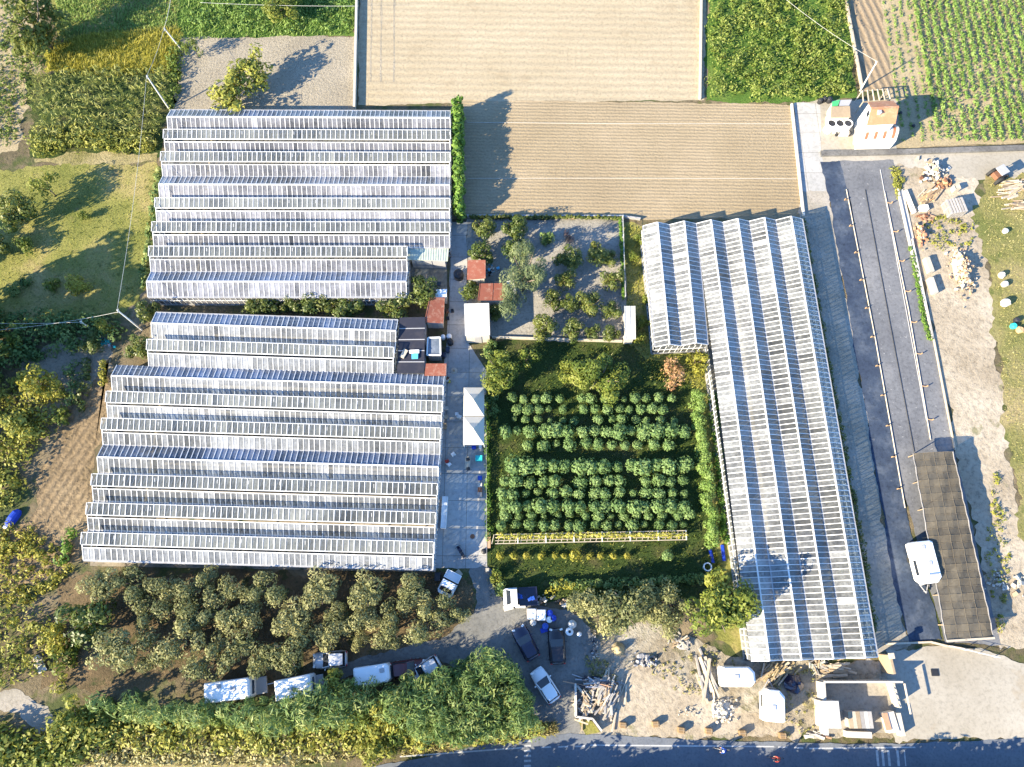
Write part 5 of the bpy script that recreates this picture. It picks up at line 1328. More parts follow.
# shade net
r = root_at('shade_net', 'brown shade-net tunnel over the lower end of the container field', 'shade net', 950, 550)
NH_ = 2.2
q0, q1, q2, q3 = P(913, 453.5, NH_), P(953, 451.5, NH_), P(994, 638, NH_), P(946.5, 641, NH_)
nx, ny = 8, 26
m_ = MB()
def net_pt(i, j):
    a = q0.lerp(q1, i / nx); b = q3.lerp(q2, i / nx); p = a.lerp(b, j / ny)
    return p + Vector((0, 0, -.10 * abs(math.sin(math.pi * j / 2)) + .10 * math.sin(math.pi * i / nx) + .05 * math.sin(i * 2.1 + j)))
for j in range(ny):
    for i in range(nx):
        m_.face([net_pt(i, j + 1), net_pt(i + 1, j + 1), net_pt(i + 1, j), net_pt(i, j)], 0, .5)
for j in range(ny):
    a, b = net_pt(nx, j), net_pt(nx, j + 1)
    m_.face([Vector((a.x + .15, a.y, .1)), Vector((b.x + .15, b.y, .1)), b, a], 0, .5)
m_.build('net', M['net'], r)
for i in (0, nx):
    m_ = MB()
    for j in range(ny): m_.beam(net_pt(i, j) + Vector((0, 0, .03)), net_pt(i, j + 1) + Vector((0, 0, .03)), .07, .06)
    m_.build('side_rail', M['grey_wood'], r)
for j in range(0, ny + 1):
    m_ = MB()
    for i in range(nx): m_.beam(net_pt(i, j) + Vector((0, 0, .05)), net_pt(i + 1, j) + Vector((0, 0, .015)), .04, .025)
    m_.build('hoop', M['net_seam'], r)
for i in (2, 4, 6):
    m_ = MB()
    for j in range(ny): m_.beam(net_pt(i, j) + Vector((0, 0, .03)), net_pt(i, j + 1) + Vector((0, 0, .03)), .035, .02)
    m_.build('seam', M['net_seam'], r)
for j in range(0, ny + 1, 4):
    for i in (1, nx):
        p = net_pt(i, j); m_ = MB(); m_.box((p.x, p.y, p.z / 2 - .03), (.09, .09, p.z - .06)); m_.build('post', M['wood'], r)
m_ = MB(); m_.beam(q3 + Vector((0, 0, .1)), q2 + Vector((0, 0, .1)), .22, .14); m_.build('end_beam', M['pale_wood'], r)
fence('low white end rail below the shade net', [(948, 646), (994, 657)], 1.1, 'white_metal', 1.6, name='end_fence')

# ---- poles and wires
POLES = {}
def pole(label, base, top, h, mat='pole', r_=.10):
    b = P(*base); t = P(top[0], top[1], h)
    r = tag(empty('utility_pole', b), label, 'utility pole')
    m_ = MB(); m_.tube(b - Vector((0, 0, .1)), t, r_ * 1.1, r_ * .75, 10); m_.build('shaft', M[mat], r)
    m_ = MB(); m_.tube(t - Vector((0, 0, .25)) + Vector((0, -.25, 0)), t - Vector((0, 0, .25)) + Vector((0, .25, 0)), .05); m_.build('cross_bar', M['grey'], r)
    POLES[label] = t
    return t
def top_h(base, top):
    n = Vector((512, 613.5)); a, b = (Vector(base) - n).length, (Vector(top) - n).length
    return CAM_H * (1 - a / b)
p1 = pole('white concrete pole at the gap between the two left greenhouses', (142, 330), (117, 310), top_h((142, 330), (117, 310)))
p2 = pole('white concrete pole at the upper left greenhouse corner', (170, 110), (146.5, 75.5), top_h((170, 110), (146.5, 75.5)))
p3 = pole('thin white pole at the top of the tall-grass field', (182, 50), (164, 28), top_h((182, 50), (164, 28)), r_=.1)
p4 = pole('short white pole in the bushes below the meadow', (94, 331), (80, 321), top_h((94, 331), (80, 321)), r_=.08)
p5 = pole('pale pole leaning over the brown furrows by the barn', (860, 91), (877, 61.5), top_h((860, 91), (877, 61.5)), r_=.09)
def wire(label, a, b, sag=.6, r_=.017):
    m_ = MB(); pts = []
    for k in range(13):
        t = k / 12; p = a.lerp(b, t); p.z -= sag * 4 * t * (1 - t); pts.append(p)
    for p, q in zip(pts, pts[1:]): m_.tube(p, q, r_, r_, 5)
    tag(m_.build('overhead_wire', M['cable'], None, a), label, 'wire')
wire('overhead wire between the two white poles left of the greenhouses', p1, p2)
wire('overhead wire running up from the corner pole to the tall-grass pole', p2, p3, .3)
wire('overhead wire leaving the left picture edge from the short pole', p4 - Vector((0, 0, .3)), P(-40, 322, 3.0), .5)
wire('overhead wire from the gap pole to the left picture edge', p1 - Vector((0, 0, .5)), P(-40, 333, 3.2), .8)
wire('overhead wire from the barn pole across the upper scrub', p5, P(770, -14, 6.0), .5)
wire('overhead wire along the top of the tall-grass field', p3, P(172, -14, 5.0), .3, .025)
wire('overhead wire over the bright grass plot', P(200, 2.5, 3.5), P(358, 6, 3.5), .2)

# ---- barn yard in the upper right
def gabled(name, label, corners, ridge, eave, rise, roofmat, wallmat, cat='building'):
    """corners NW NE SE SW of the eaves (pixels at eave height), ridge ends W E"""
    W = [P(x, y, eave) for x, y in corners]; c = sum(W, Vector()) / 4
    r = tag(empty(name, Vector((c.x, c.y, 0))), label, cat)
    rw, re = (W[0] + W[3]) / 2 + Vector((0, 0, rise)), (W[1] + W[2]) / 2 + Vector((0, 0, rise))
    m_ = MB()
    for a, b, p, q in ((W[3], W[2], re, rw), (W[1], W[0], rw, re)):
        n = (b - a).cross(q - a).normalized() * .12
        m_.hexa([a, b, p, q, a + n, b + n, p + n, q + n], 0, .5)
    rf = m_.build('roof', M[roofmat], r)
    m_ = MB(); m_.beam(rw + Vector((0, 0, .15)), re + Vector((0, 0, .15)), .3, .12); m_.build('ridge_tiles', M[roofmat], rf)
    m_ = MB(); I = [p.lerp(c, .06) for p in W]; lo = [Vector((p.x, p.y, 0)) for p in I]
    dn = Vector((0, 0, -.03))
    m_.hexa([lo[3], lo[2], lo[1], lo[0], I[3] + dn, I[2] + dn, I[1] + dn, I[0] + dn], 0, .5)
    a, b = (I[0] + I[3]) / 2, (I[1] + I[2]) / 2
    m_.face([I[0], I[3], a + Vector((0, 0, rise * .9))], 0, .5); m_.face([I[2], I[1], b + Vector((0, 0, rise * .9))], 0, .5)
    m_.build('wall', M[wallmat], r)
    mid = (lo[0] + lo[3]) / 2; d = (lo[3] - lo[0]).normalized(); out = Vector((d.y, -d.x, 0)); out = -out if out.x > 0 else out
    m_ = MB(); m_.box(mid + out * .03 + Vector((0, 0, 1.05)), (1.1, .06, 2.1), math.atan2(d.y, d.x)); m_.build('door', M['grey'], r)
    m_ = MB(); m_.box(mid + out * .03 + Vector((0, 0, eave + .05)), (.8, .06, .7), math.atan2(d.y, d.x)); m_.build('window', M['window'], r)
    return r
hb = gabled('barn', 'pale barn with an orange tiled roof beside the crop rows', [(868, 103), (893.5, 101.5), (895, 124), (866.5, 125.5)], None, 4.2, 1.0, 'terracotta', 'white')
m_ = MB(); p = P(878, 114, 4.85); m_.box((p.x, p.y, 4.95), (.4, .4, .7), 0, 0, .5); m_.box((p.x, p.y, 5.33), (.5, .5, .08)); m_.build('chimney', M['grey'], hb)
# striped vaulted barn
r = root_at('vaulted_barn', 'white vaulted barn roof with four red stripes', 'barn', 872, 138)
W = [P(861, 127, 1.7), P(895, 125.5, 1.7), P(896, 141, 1.7), P(860, 142.5, 1.7)]
ns, na = 12, 10
def vault(i, j, lift=0.0):
    a, b = W[0].lerp(W[1], i / ns), W[3].lerp(W[2], i / ns)
    t = j / na; p = a.lerp(b, t); p.z += 1.0 * math.sin(math.pi * t) + lift; return p
m_ = MB()
for i in range(ns):
    for j in range(na): m_.face([vault(i, j + 1), vault(i + 1, j + 1), vault(i + 1, j), vault(i, j)], 1 if i in (1, 4, 7, 10) and j < na * .86 else 0, .5)
m_.build('roof', [M['offwhite'], M['barn_red']], r, smooth=False)
m_ = MB(); I = W; lo = [Vector((p.x, p.y, 0)) for p in I]
for a, b in ((3, 2), (2, 1), (1, 0), (0, 3)): m_.face([lo[a], lo[b], I[b], I[a]], 0, .5)
for i in (0, ns): m_.face([vault(i, j) for j in range(na + 1)], 0, .5)
m_.build('wall', M['white'], r)
m_ = MB(); mid = (lo[0] + lo[3]) / 2; m_.box(mid + Vector((-.05, 0, .85)), (.06, 1.3, 1.6), 0); m_.build('door', M['grey'], r)
shed('shed', 'brown flat-roofed shed above the three white silos', [(831.5, 106.5), (850, 106), (850.5, 117), (831, 117)], 2.2, 'wood', 'stone', inset=.06)
for k, x in enumerate((833.5, 841.5, 849.5)):
    r = root_at('open_tank', f'white round tank with a dark open top, {ORD[k]} from the left of the three', 'tank', x - 6.2, 130.6, 0, 'open white tanks by the barn')
    m_ = MB(); m_.lathe((0, 0, 0), [(.58, 0), (.6, .05), (.6, 1.6), (.57, 1.62), (.50, 1.60), (.50, .5)], 20, 0, .5); local(m_, 'tank', M['white'], r)
    m_ = MB(); m_.lathe((0, 0, 1.52), [(.495, 0), (.495, .01)], 20); local(m_, 'liquid', M['dark'], r)  # dark disc under the rim: shade of the open top as colour
shed('green_canopy', 'small bright green sheet roof above the brown shed', [(832.5, 101.5), (840, 99.5), (838, 105.5), (832, 106)], 2.0, 'green', cat='canopy')
shed('canopy', 'pale grey sheet roof beside the green sheet', [(840, 100), (852, 99.5), (849, 105.5), (839, 106)], 1.9, 'grey', cat='canopy')
crate('concrete_block', 'grey block trough in front of the white tanks', 'trough', 842, 135, (1.6, .5, .6), 'plaster')
for k, (x, y) in enumerate(((836, 135), (848.5, 135))): crate('dark_box', ('dark box at the left end of the block trough', 'dark box at the right end of the block trough')[k], 'box', x, y, (.35, .5, .6), 'dark')
r = root_at('pergola', 'bare timber pergola frame above the orange-roofed barn', 'pergola', 876, 96)
fr = [P(862, 91, 2.2), P(887, 89, 2.2), P(890, 100, 2.2), P(863, 102, 2.2)]
for p in fr: m_ = MB(); m_.box((p.x, p.y, 1.1), (.1, .1, 2.2)); m_.build('post', M['pale_wood'], r)
for k in range(6):
    a, b = fr[0].lerp(fr[1], k / 5), fr[3].lerp(fr[2], k / 5); m_ = MB(); m_.beam(a + Vector((0, 0, .1)), b + Vector((0, 0, .1)), .12, .1); m_.build('rafter', M['pale_wood'], r)
for a, b in ((0, 1), (3, 2)): m_ = MB(); m_.beam(fr[a], fr[b], .12, .1); m_.build('beam', M['wood'], r)
for k, (x, y, s_) in enumerate(((819, 103, .5), (823, 101.5, .45), (828, 102, .55))): barrel('dark_drum', f'dark drum at the top of the concrete lane, {ORD[k]} from the left', x, y, s_ * .6, .8, 'dark', 'drum', None, 'dark drums at the lane end')
for k, (x, y) in enumerate(((900, 113.5), (913, 126.5))): barrel('dark_drum', ('dark tub among the sparse crop rows beside the barn', 'dark tub further down the sparse crop rows')[k], x, y, .22, .3, 'dark', 'tub')

# ---- junk: every pile a thing of planks, boxes and pallets
def pile(name, label, cat, px, py, mats, n, spread, ln, seed, h=.5, ang=None, thin=.1, base=None):
    """a heap of loose planks and lumps tossed on one another"""
    g = random.Random(seed); r = root_at(name, label, cat, px, py)
    by = {}
    for k in range(n):
        mt = g.choice(mats); m_ = by.setdefault(mt, MB())
        a = g.uniform(0, 3.14) if ang is None else ang + g.gauss(0, .22)
        x, y = g.gauss(0, spread[0] * .45), g.gauss(0, spread[1] * .45)
        z = .08 + h * g.random() * max(.15, 1 - (abs(x) / spread[0] + abs(y) / spread[1]) * .5)
        l = ln * g.uniform(.45, 1.15)
        if thin < .2: m_.box((x, y, z), (l, thin * g.uniform(.8, 2.2), thin * g.uniform(.6, 1.4)), a, 0, None, 0, g.uniform(-.15, .15), g.uniform(-.18, .18))
        else:
            b0 = len(m_.v); q = ln * g.choice((.3, .45, .6, .9, 1.2)) * .55
            m_.box((0, 0, 0), (q, q * g.uniform(.6, 1), q * g.uniform(.4, .8)), a, 0, None, 0, g.uniform(-.6, .6), g.uniform(-.6, .6))
            for i in range(b0, len(m_.v)): v = m_.v[i]; m_.v[i] = (x + v[0] * g.uniform(.55, 1.1), y + v[1] * g.uniform(.55, 1.1), z + v[2] * g.uniform(.6, 1.1))
    if base:
        m_ = by.setdefault(base, MB()); pts = []
        b0 = len(m_.v); m_.lathe((0, 0, 0), [(1.0, 0), (.95, h * .15), (.72, h * .4), (.4, h * .62), (.1, h * .7)], 17)
        for i in range(b0, len(m_.v)): v = m_.v[i]; k_ = g.uniform(.75, 1.15); m_.v[i] = (v[0] * spread[0] * .8 * k_, v[1] * spread[1] * .8 * k_, v[2] * g.uniform(.7, 1.2))
    if thin >= .2: r['kind'] = 'stuff'
    for mt, m_ in by.items(): local(m_, 'planks' if thin < .25 else 'lumps', M[mt], r)
    return r
pile('timber_pile', 'big heap of old planks and pallets beside the road', 'timber pile', 607, 697, ['pale_wood', 'grey_wood', 'wood', 'white_rubble'], 110, (1.5, 1.9), 2.1, 1, 1.1, R(65))
pile('timber_pile', 'grey and reddish boards at the top of the plank heap', 'timber pile', 597, 683, ['grey_wood', 'brick', 'grey', 'navy_roof'], 40, (1.8, .8), 2.4, 2, .9, R(-12))
pile('timber_pile', 'broken pale timber at the left of the plank heap', 'timber pile', 585, 704, ['pale_wood', 'stone', 'wood'], 46, (1.1, 1.8), 1.3, 3, .7)
pile('log_pile', 'long grey logs lying beside the white caravan', 'log pile', 707, 679, ['pale_wood', 'grey_wood', 'stone'], 16, (.7, 1.2), 4.0, 4, .5, R(100), .16)
pile('rubble_heap', 'heap of pale rubble in front of the logs', 'rubble heap', 722, 709, ['white_rubble', 'stone', 'plaster'], 130, (1.5, 1.1), .5, 5, .6, None, .3, 'white_rubble')
pile('rubble_heap', 'pale stones on the yard left of the rubble heap', 'rubble heap', 688, 712, ['white_rubble', 'stone'], 26, (1.8, .8), .35, 6, .35, None, .28)
pile('gravel_mound', 'grey mound of gravel and branches by the leafy tree', 'mound', 682, 643, ['grey_wood', 'stone', 'wood'], 34, (1.1, .9), .8, 7, .6, None, .1, 'grey_wood')
pile('gravel_mound', 'dark heap of tyres and scrap in the rubble yard', 'mound', 646, 660, ['grey', 'dark', 'grey_wood'], 46, (1.5, .9), .6, 8, .5, None, .2, 'grey')
pile('straw_heap', 'dry branch pile under the corner of the right greenhouse', 'branch pile', 772, 674, ['pale_wood', 'wood', 'hay'], 60, (1.9, 1.1), 1.6, 9, .7, R(40), .08)
pile('plank_stack', 'stack of planks behind the ruined walls', 'plank stack', 836, 668, ['pale_wood', 'wood'], 18, (1.4, .8), 2.4, 10, .35, R(2), .14)
pile('branch_heap', 'brown branches beside the ruined walls', 'branch pile', 818, 664, ['wood', 'grey_wood', 'twig'], 40, (1.0, .9), 1.0, 11, .5, None, .08)
pile('broken_planks', 'broken planks along the road in front of the ruin', 'planks', 818, 736, ['pale_wood', 'brick', 'white_rubble'], 18, (1.5, .3), 1.2, 12, .2, R(-12), .1)
pile('scrap_heap', 'white and rusty scrap heap right of the container field', 'scrap heap', 932, 172, ['offwhite', 'pale_wood', 'grey_wood', 'stone', 'wood'], 120, (1.5, 1.6), .9, 13, 1.3, None, .3)
pile('scrap_heap', 'orange rusty scrap below the white heap', 'scrap heap', 945, 184, ['brick', 'rust', 'orange'], 40, (1.2, .9), 1.0, 14, .9, None, .22)
pile('scrap_heap', 'dark scrap at the left of the white heap', 'scrap heap', 924, 178, ['dark', 'rust', 'white'], 26, (.8, .9), .7, 15, .7, None, .2)
pile('timber_heap', 'pale boards below the scrap heap', 'timber pile', 930, 197, ['pale_wood', 'orange', 'wood'], 22, (1.5, .9), 2.0, 16, .4, R(35), .14)
pile('brick_heap', 'long heap of broken orange bricks on the pale dirt', 'brick heap', 960, 270, ['brick', 'orange', 'pale_wood', 'stone', 'wood'], 380, (1.25, 3.4), .6, 17, 1.7, None, .3, 'pale_wood')
pile('brick_heap', 'rusty brick stack beside the planter', 'brick heap', 919, 237, ['brick', 'terracotta', 'pale_wood'], 40, (.6, 1.8), .8, 18, 1.2, R(100), .3)
pile('scrap_heap', 'rusty iron pieces below the blue-white box', 'scrap heap', 925, 218, ['rust', 'brick'], 22, (1.2, .5), .8, 19, .4, None, .12)
pile('timber_heap', 'bleached timber frames at the right picture edge', 'timber pile', 1013, 190, ['pale_wood', 'wood'], 36, (2.0, 1.4), 2.6, 20, .4, R(15), .12)
pile('timber_heap', 'plank rows at the right edge of the grass', 'timber pile', 1019, 206, ['wood', 'pale_wood'], 20, (1.6, 1.0), 2.2, 21, .3, R(5), .12)
pile('rubble_heap', 'white stones and a brown lump beside the lower shade net', 'rubble heap', 1000, 580, ['white_rubble', 'wood', 'plaster'], 40, (1.5, 1.4), .9, 22, .4, None, .35)
pile('rubble_heap', 'pale slab fragments at the right edge beside the shade net', 'rubble heap', 1020, 582, ['white_rubble', 'stone'], 24, (.9, 1.5), .9, 23, .3, None, .3)
pile('scrap_heap', 'brown wheels and boxes beside the flatbed truck', 'scrap heap', 541, 600, ['wood', 'brick', 'offwhite', 'pale_wood'], 26, (.7, .7), .6, 24, .6, None, .2)
pile('scrap_heap', 'orange and grey scrap between the truck and the olives', 'scrap heap', 562, 602, ['orange', 'grey', 'dark', 'offwhite'], 24, (1.0, .6), .8, 25, .6, R(30), .2)
pile('stone_row', 'line of dark stones between the gravel and the rubble yard', 'stones', 594, 648, ['grey', 'navy_roof', 'stone'], 40, (.45, 2.2), .35, 26, .2, None, .22)
pile('dirt_clods', 'weathered boards on the dark soil under the olives', 'boards', 40, 660, ['offwhite', 'pale_wood'], 6, (.4, .4), 1.0, 27, .2, R(30), .2)
pile('junk', 'blue and grey junk by the leaning pole in the bushes', 'junk', 107, 343, ['dark', 'teal', 'grey'], 22, (1.0, .7), .7, 28, .5, None, .2)
pile('junk', 'dark junk between the two red-brown roofs', 'junk', 489, 272, ['dark', 'grey', 'sky_blue', 'white'], 34, (1.0, .9), .7, 29, .7, None, .2)
pile('junk', 'small white and dark things at the end of the lower greenhouse', 'junk', 447, 380, ['yellow', 'offwhite', 'rust'], 10, (.4, .5), .4, 30, .4, None, .15)
r = root_at('pallet_stack', 'tall stack of white pallets below the scrap heap', 'pallet stack', 951, 211, R(10))
for k in range(9):
    m_ = MB()
    for q in range(6): m_.box((-.95 + q * .38, 0, .16 * k + .1), (.26, 2.1, .05))
    for q in (-.9, 0, .9): m_.box((0, q, .16 * k + .04), (2.2, .12, .08))
    local(m_, 'pallet', M['grey_wood'], r)
crate('crate', 'blue-white open box right of the planter', 'crate', 922, 209.5, (1.1, .7, .6), 'white', .1)
crate('crate', 'pale wooden crate at the right of the scrap heap', 'crate', 953.5, 190.5, (.8, .7, .9), 'pale_wood', .2)
crate('long_box', 'long white trough beside the white slab', 'trough', 908.5, 203, (.4, 3.4, .5), 'plaster', R(11))
wall('broken_wall', 'pale broken wall stub beside the planter, the upper one', [(924, 260), (929, 274)], .8, .6, 'stone')
wall('broken_wall', 'pale broken wall stub beside the planter, the lower one', [(928, 280), (933, 295)], .8, .55, 'stone')
for k, (x, y, l) in enumerate(((1004, 232, 'white sack on the right grass with a long shadow, the topmost'), (1000, 276, 'white sack in the pair on the right grass, the upper'), (1003, 285, 'white sack in the pair on the right grass, the lower'), (1003.5, 304, 'large white sack alone on the right grass'), (1012, 327, 'turquoise sack at the foot of the right grass'), (1018, 331, 'orange sack beside the turquoise one'), (1015, 321, 'dark sack above the turquoise one'))):
    m_ = MB(); s_ = (.36, .42, .42, .55, .4, .45, .38)[k]
    m_.lathe((0, 0, 0), [(s_ * .8, 0), (s_, s_ * .5), (s_ * .92, s_ * 1.3), (s_ * .55, s_ * 1.6), (s_ * .2, s_ * 1.55)], 9); 
    for i in range(len(m_.v)): v = m_.v[i]; m_.v[i] = (v[0] * random.uniform(.85, 1.15), v[1] * random.uniform(.85, 1.15), v[2])
    o = m_.build('sack', M[('offwhite', 'plaster', 'offwhite', 'plaster', 'teal', 'orange', 'dark')[k]], None); o.location = P(x, y); tag(o, l, 'sack')
# small tractor in the upper right
r = root_at('tractor', 'small grey tractor parked on the track at the right edge', 'tractor', 995, 178, R(28))
m_ = MB(); m_.box((.7, 0, .85), (1.3, .75, .6), 0, 0, .5, .1); local(m_, 'bonnet', M['grey'], r)
m_ = MB(); m_.box((-.45, 0, 1.0), (1.0, 1.0, .6), 0, 0, .5, .06); local(m_, 'seat_platform', M['rust'], r)
m_ = MB(); m_.box((-.4, 0, 2.15), (1.3, 1.3, .08), 0, 0, .5, .04); local(m_, 'canopy', M['grey'], r)
for a in (-1, 1):
    for b in (-.95, .15): m_ = MB(); m_.box((b, a * .55, 1.7), (.06, .06, .85)); local(m_, 'canopy_post', M['dark'], r)
    m_ = MB(); m_.tube((-.5, a * .6, .65), (-.5, a * .95, .65), .65, .65, 18); local(m_, 'wheel', M['tyre'], r)
    m_ = MB(); m_.tube((1.0, a * .5, .38), (1.0, a * .72, .38), .38, .38, 14); local(m_, 'wheel', M['tyre'], r)

# ---- lower yard
def ibc(label, px, py, mat='white', rz=0):
    r = root_at('liquid_container', label, 'container', px, py, rz)
    m_ = MB(); m_.box((0, 0, .62), (.95, 1.1, .95), 0, 0, .5, .08); local(m_, 'tank', M[mat], r)
    m_ = MB(); m_.lathe((0, 0, 1.09), [(.14, 0), (.14, .06)], 12); local(m_, 'cap', M['grey'], r)
    m_ = MB()
    for s_ in (-1, 1):
        for z in (.3, .6, .9): m_.box((s_ * .5, 0, z), (.03, 1.16, .03)); m_.box((0, s_ * .575, z), (1.03, .03, .03))
        for q in (-.5, 0, .5): m_.box((s_ * .518, q, .6), (.03, .03, .96)); m_.box((q, s_ * .593, .6), (.03, .03, .96))
    local(m_, 'cage', M['steel'], r)
    m_ = MB(); m_.box((0, 0, .06), (1.05, 1.2, .12)); local(m_, 'pallet', M['wood'], r)
ibc('white liquid container beside the blue barrels, the left one', 531.5, 614)
ibc('white liquid container beside the blue barrels, the right one', 541, 615)
for k, (x, y, mt, l) in enumerate(((549.5, 613, 'royal', 'blue barrel right of the white containers, the upper'), (553, 618, 'royal', 'blue barrel at the right end of the container group'), (545, 626, 'blue', 'bright blue barrel below the white containers'), (533, 622.5, 'offwhite', 'pale green drum below the left white container'), (549, 619.5, 'white', 'white drum among the blue barrels'))):
    barrel('plastic_barrel', l, x, y, .34, .9, mt, 'barrel')
crate('blue_tarp', 'crumpled blue tarpaulin below the white containers', 'tarpaulin', 544, 630, (.8, .5, .25), 'royal', .3, rim=False)
barrel('round_tank', 'white round tank with a black hole by the olives', 569, 631.5, .42, .9, 'white', 'tank', 'dark')
barrel('round_tank', 'pale round tank behind the one with the black hole', 572, 624, .45, .9, 'offwhite', 'tank')
barrel('round_tank', 'small white drum at the end of the stone line', 579, 634, .26, .5, 'white', 'drum')
crate('board', 'white board on the ground in front of the truck cab', 'board', 508.5, 607.5, (1.1, .6, .15), 'offwhite', .25, rim=False)
crate('board', 'white board on the ground below the truck bed', 'board', 520.5, 606, (1.1, .4, .2), 'white', .0, rim=False)
for k, (x, y) in enumerate(((622.5, 724.5), (655, 723.5), (680.5, 729.5), (708, 730.5), (741.5, 732.5), (781.5, 735))):
    r = root_at('roadside_block', f'orange-brown block along the road, {ORD[k]} from the left', 'block', x, y, random.uniform(-.15, .15), 'orange-brown blocks along the road')
    m_ = MB(); m_.box((0, 0, .32), (.74, .58, .62), 0, 0, None, .06); local(m_, 'block', M['block'], r)
    m_ = MB(); m_.box((0, .0, .645), (.68, .05, .03), 0, 0, .5); m_.box((.2, 0, .648), (.05, .5, .03), 0, 0, .5); local(m_, 'strap', M['wood'], r)
r = root_at('straw_bale', 'round straw-coloured mound with a dark base in the rubble yard', 'mound', 618, 649)
m_ = MB(); m_.lathe((0, 0, 0), [(.75, 0), (.68, .12), (.5, .3), (.46, .55), (.36, .75), (.2, .88), (.03, .92)], 14)
for i in range(len(m_.v)): v = m_.v[i]; k_ = random.uniform(.9, 1.1); m_.v[i] = (v[0] * k_, v[1] * k_, v[2])
local(m_, 'straw', M['hay'], r, True)
# dark tarpaulin heap
r = root_at('tarpaulin_heap', 'dark navy tarpaulin heap beside the upright caravan', 'tarpaulin', 793, 684)
m_ = MB(); g = random.Random(5); m_.lathe((0, 0, 0), [(1.0, 0), (1.05, .3), (.85, .75), (.5, 1.05), (.12, 1.15)], 13)
for i in range(len(m_.v)): v = m_.v[i]; k_ = g.uniform(.8, 1.12); m_.v[i] = (v[0] * k_, v[1] * k_, v[2] * g.uniform(.85, 1.1))
local(m_, 'tarpaulin', M['navy'], r)
r = root_at('hull', 'blue upturned boat cover in the field at the left edge', 'cover', 14, 518, R(62))
m_ = MB(); m_.loft([[Vector((x, w * math.cos(a), z * math.sin(a))) for a in (math.pi, 2.5, 2.0, 1.57, 1.1, .6, 0)][::-1] for x, w, z in ((-1.15, .25, .3), (-.8, .5, .6), (0, .55, .75), (.7, .5, .65), (1.05, .25, .35))], 0, .5); local(m_, 'cover', M['royal'], r)
m_ = MB(); m_.box((-1.25, .1, .12), (.3, .5, .24), .2, 0, .5, .04); local(m_, 'white_end', M['white'], r)
r = root_at('white_board', 'white board lying by the golden bush in the lower left', 'board', 43, 668.5, R(30)); m_ = MB(); m_.box((0, 0, .25), (.9, .75, .06), 0, 0, .5, 0, .25); m_.box((0, .3, .1), (.8, .1, .2)); local(m_, 'board', M['offwhite'], r)
barrel('round_pot', 'pale round pot above the white board in the lower left', 39, 657.5, .28, .4, 'offwhite', 'pot')

# kerb of the timber pile
wall('low_wall', 'pale low wall round the left and foot of the plank heap', [(575, 683), (575.5, 716), (592, 718), (601, 730)], .7, .2, 'plaster')
tag(sheet('dry_grass_corner', None, None, [(577, 719), (591, 720), (600, 732), (586, 735)], 'meadow', 9, .05), 'small grassy corner between the low wall and the road', 'grass')

# ruined enclosure
r = root_at('ruin', 'roofless walled enclosure with a grey floor beside the road', 'ruin', 855, 705)
def seg(px0, px1, h, w, nm, mt, z=0):
    a, b = P(*px0), P(*px1); m_ = MB(); m_.beam(a + Vector((0, 0, z + h / 2)), b + Vector((0, 0, z + h / 2)), w, h); return m_.build(nm, M[mt], r)
seg((817.5, 681), (821, 733), 1.6, .35, 'wall', 'plaster'); seg((818, 680.5), (894, 680.5), 1.9, .18, 'wall', 'plaster')
seg((886, 682), (893, 706), 1.7, .15, 'wall', 'stone'); seg((843, 733), (868, 734), .9, .6, 'wall', 'plaster')
for k in range(5):
    a = P(888 + k * 1.6, 682 + k * 5.5, 1.75); b = P(895 + k * 1.2, 684 + k * 5.8, 1.75); m_ = MB(); m_.beam(a, b, .1, .1); m_.build('crossbar', M['pale_wood'], r)
seg((896, 682), (902, 712), .12, .14, 'top_rail', 'pale_wood', 1.7)
tag(sheet('ruin_floor', None, None, [(819, 682), (888, 682), (896, 706), (893, 733), (821, 733)], 'track', 10, .02), 'grey floor inside the roofless enclosure', 'floor')
shed('hut', 'square pale roofed hut in the left corner of the ruin', [(822.5, 701), (838.5, 701), (841.5, 728.5), (824, 728.5)], 2.3, 'offwhite', cat='hut', inset=.04)
hz = root_at('striped_crate', 'flat box of striped boards in the middle of the ruin', 'crate', 858, 722)
W4 = [P(x, y, 1.4) for x, y in ((847.5, 711.5), (871.5, 711.5), (874, 728.5), (850, 728.5))]
for k in range(6):
    a, b, c_, d = W4[0].lerp(W4[1], k / 6 + .004), W4[0].lerp(W4[1], (k + 1) / 6 - .004), W4[3].lerp(W4[2], (k + 1) / 6 - .004), W4[3].lerp(W4[2], k / 6 + .004)
    m_ = MB(); m_.hexa([Vector((p.x, p.y, z)) for z in (1.2, 1.4) for p in (d, c_, b, a)], 0); m_.build('board', M[('wood', 'pale_wood', 'wood', 'grey_wood', 'offwhite', 'grey_wood')[k]], hz)
m_ = MB(); c4 = sum(W4, Vector()) / 4; ii = [p.lerp(c4, .05) for p in W4]; m_.hexa([Vector((p.x, p.y, z)) for z in (0, 1.19) for p in (ii[3], ii[2], ii[1], ii[0])], 0); m_.build('box', M['grey_wood'], hz)
r = root_at('brick_pier', 'broken pier with terracotta brick top at the right of the ruin', 'pier', 888, 724)
m_ = MB(); a, b = P(884, 711), P(890, 731); m_.beam(a + Vector((0, 0, .5)), b + Vector((0, 0, .5)), 1.1, 1.0); m_.build('pier', M['plaster'], r)
m_ = MB(); a, b = P(884.4, 713, 1.04), P(889, 730, 1.04); m_.beam(a, b, .6, .08); m_.build('brick_top', M['brick'], r)
m_ = MB(); a, b = P(894, 712), P(899, 735); m_.beam(a + Vector((0, 0, .45)), b + Vector((0, 0, .45)), .5, .9); m_.build('wall_stub', M['stone'], r)
r = root_at('gate_pillar', 'thick brown pillar at the corner of the right greenhouse', 'pillar', 881, 660)
m_ = MB(); m_.box((0, -.3, 1.2), (.35, 1.9, 2.4), .1, 0, .5, .05); local(m_, 'pillar', M['wood'], r)
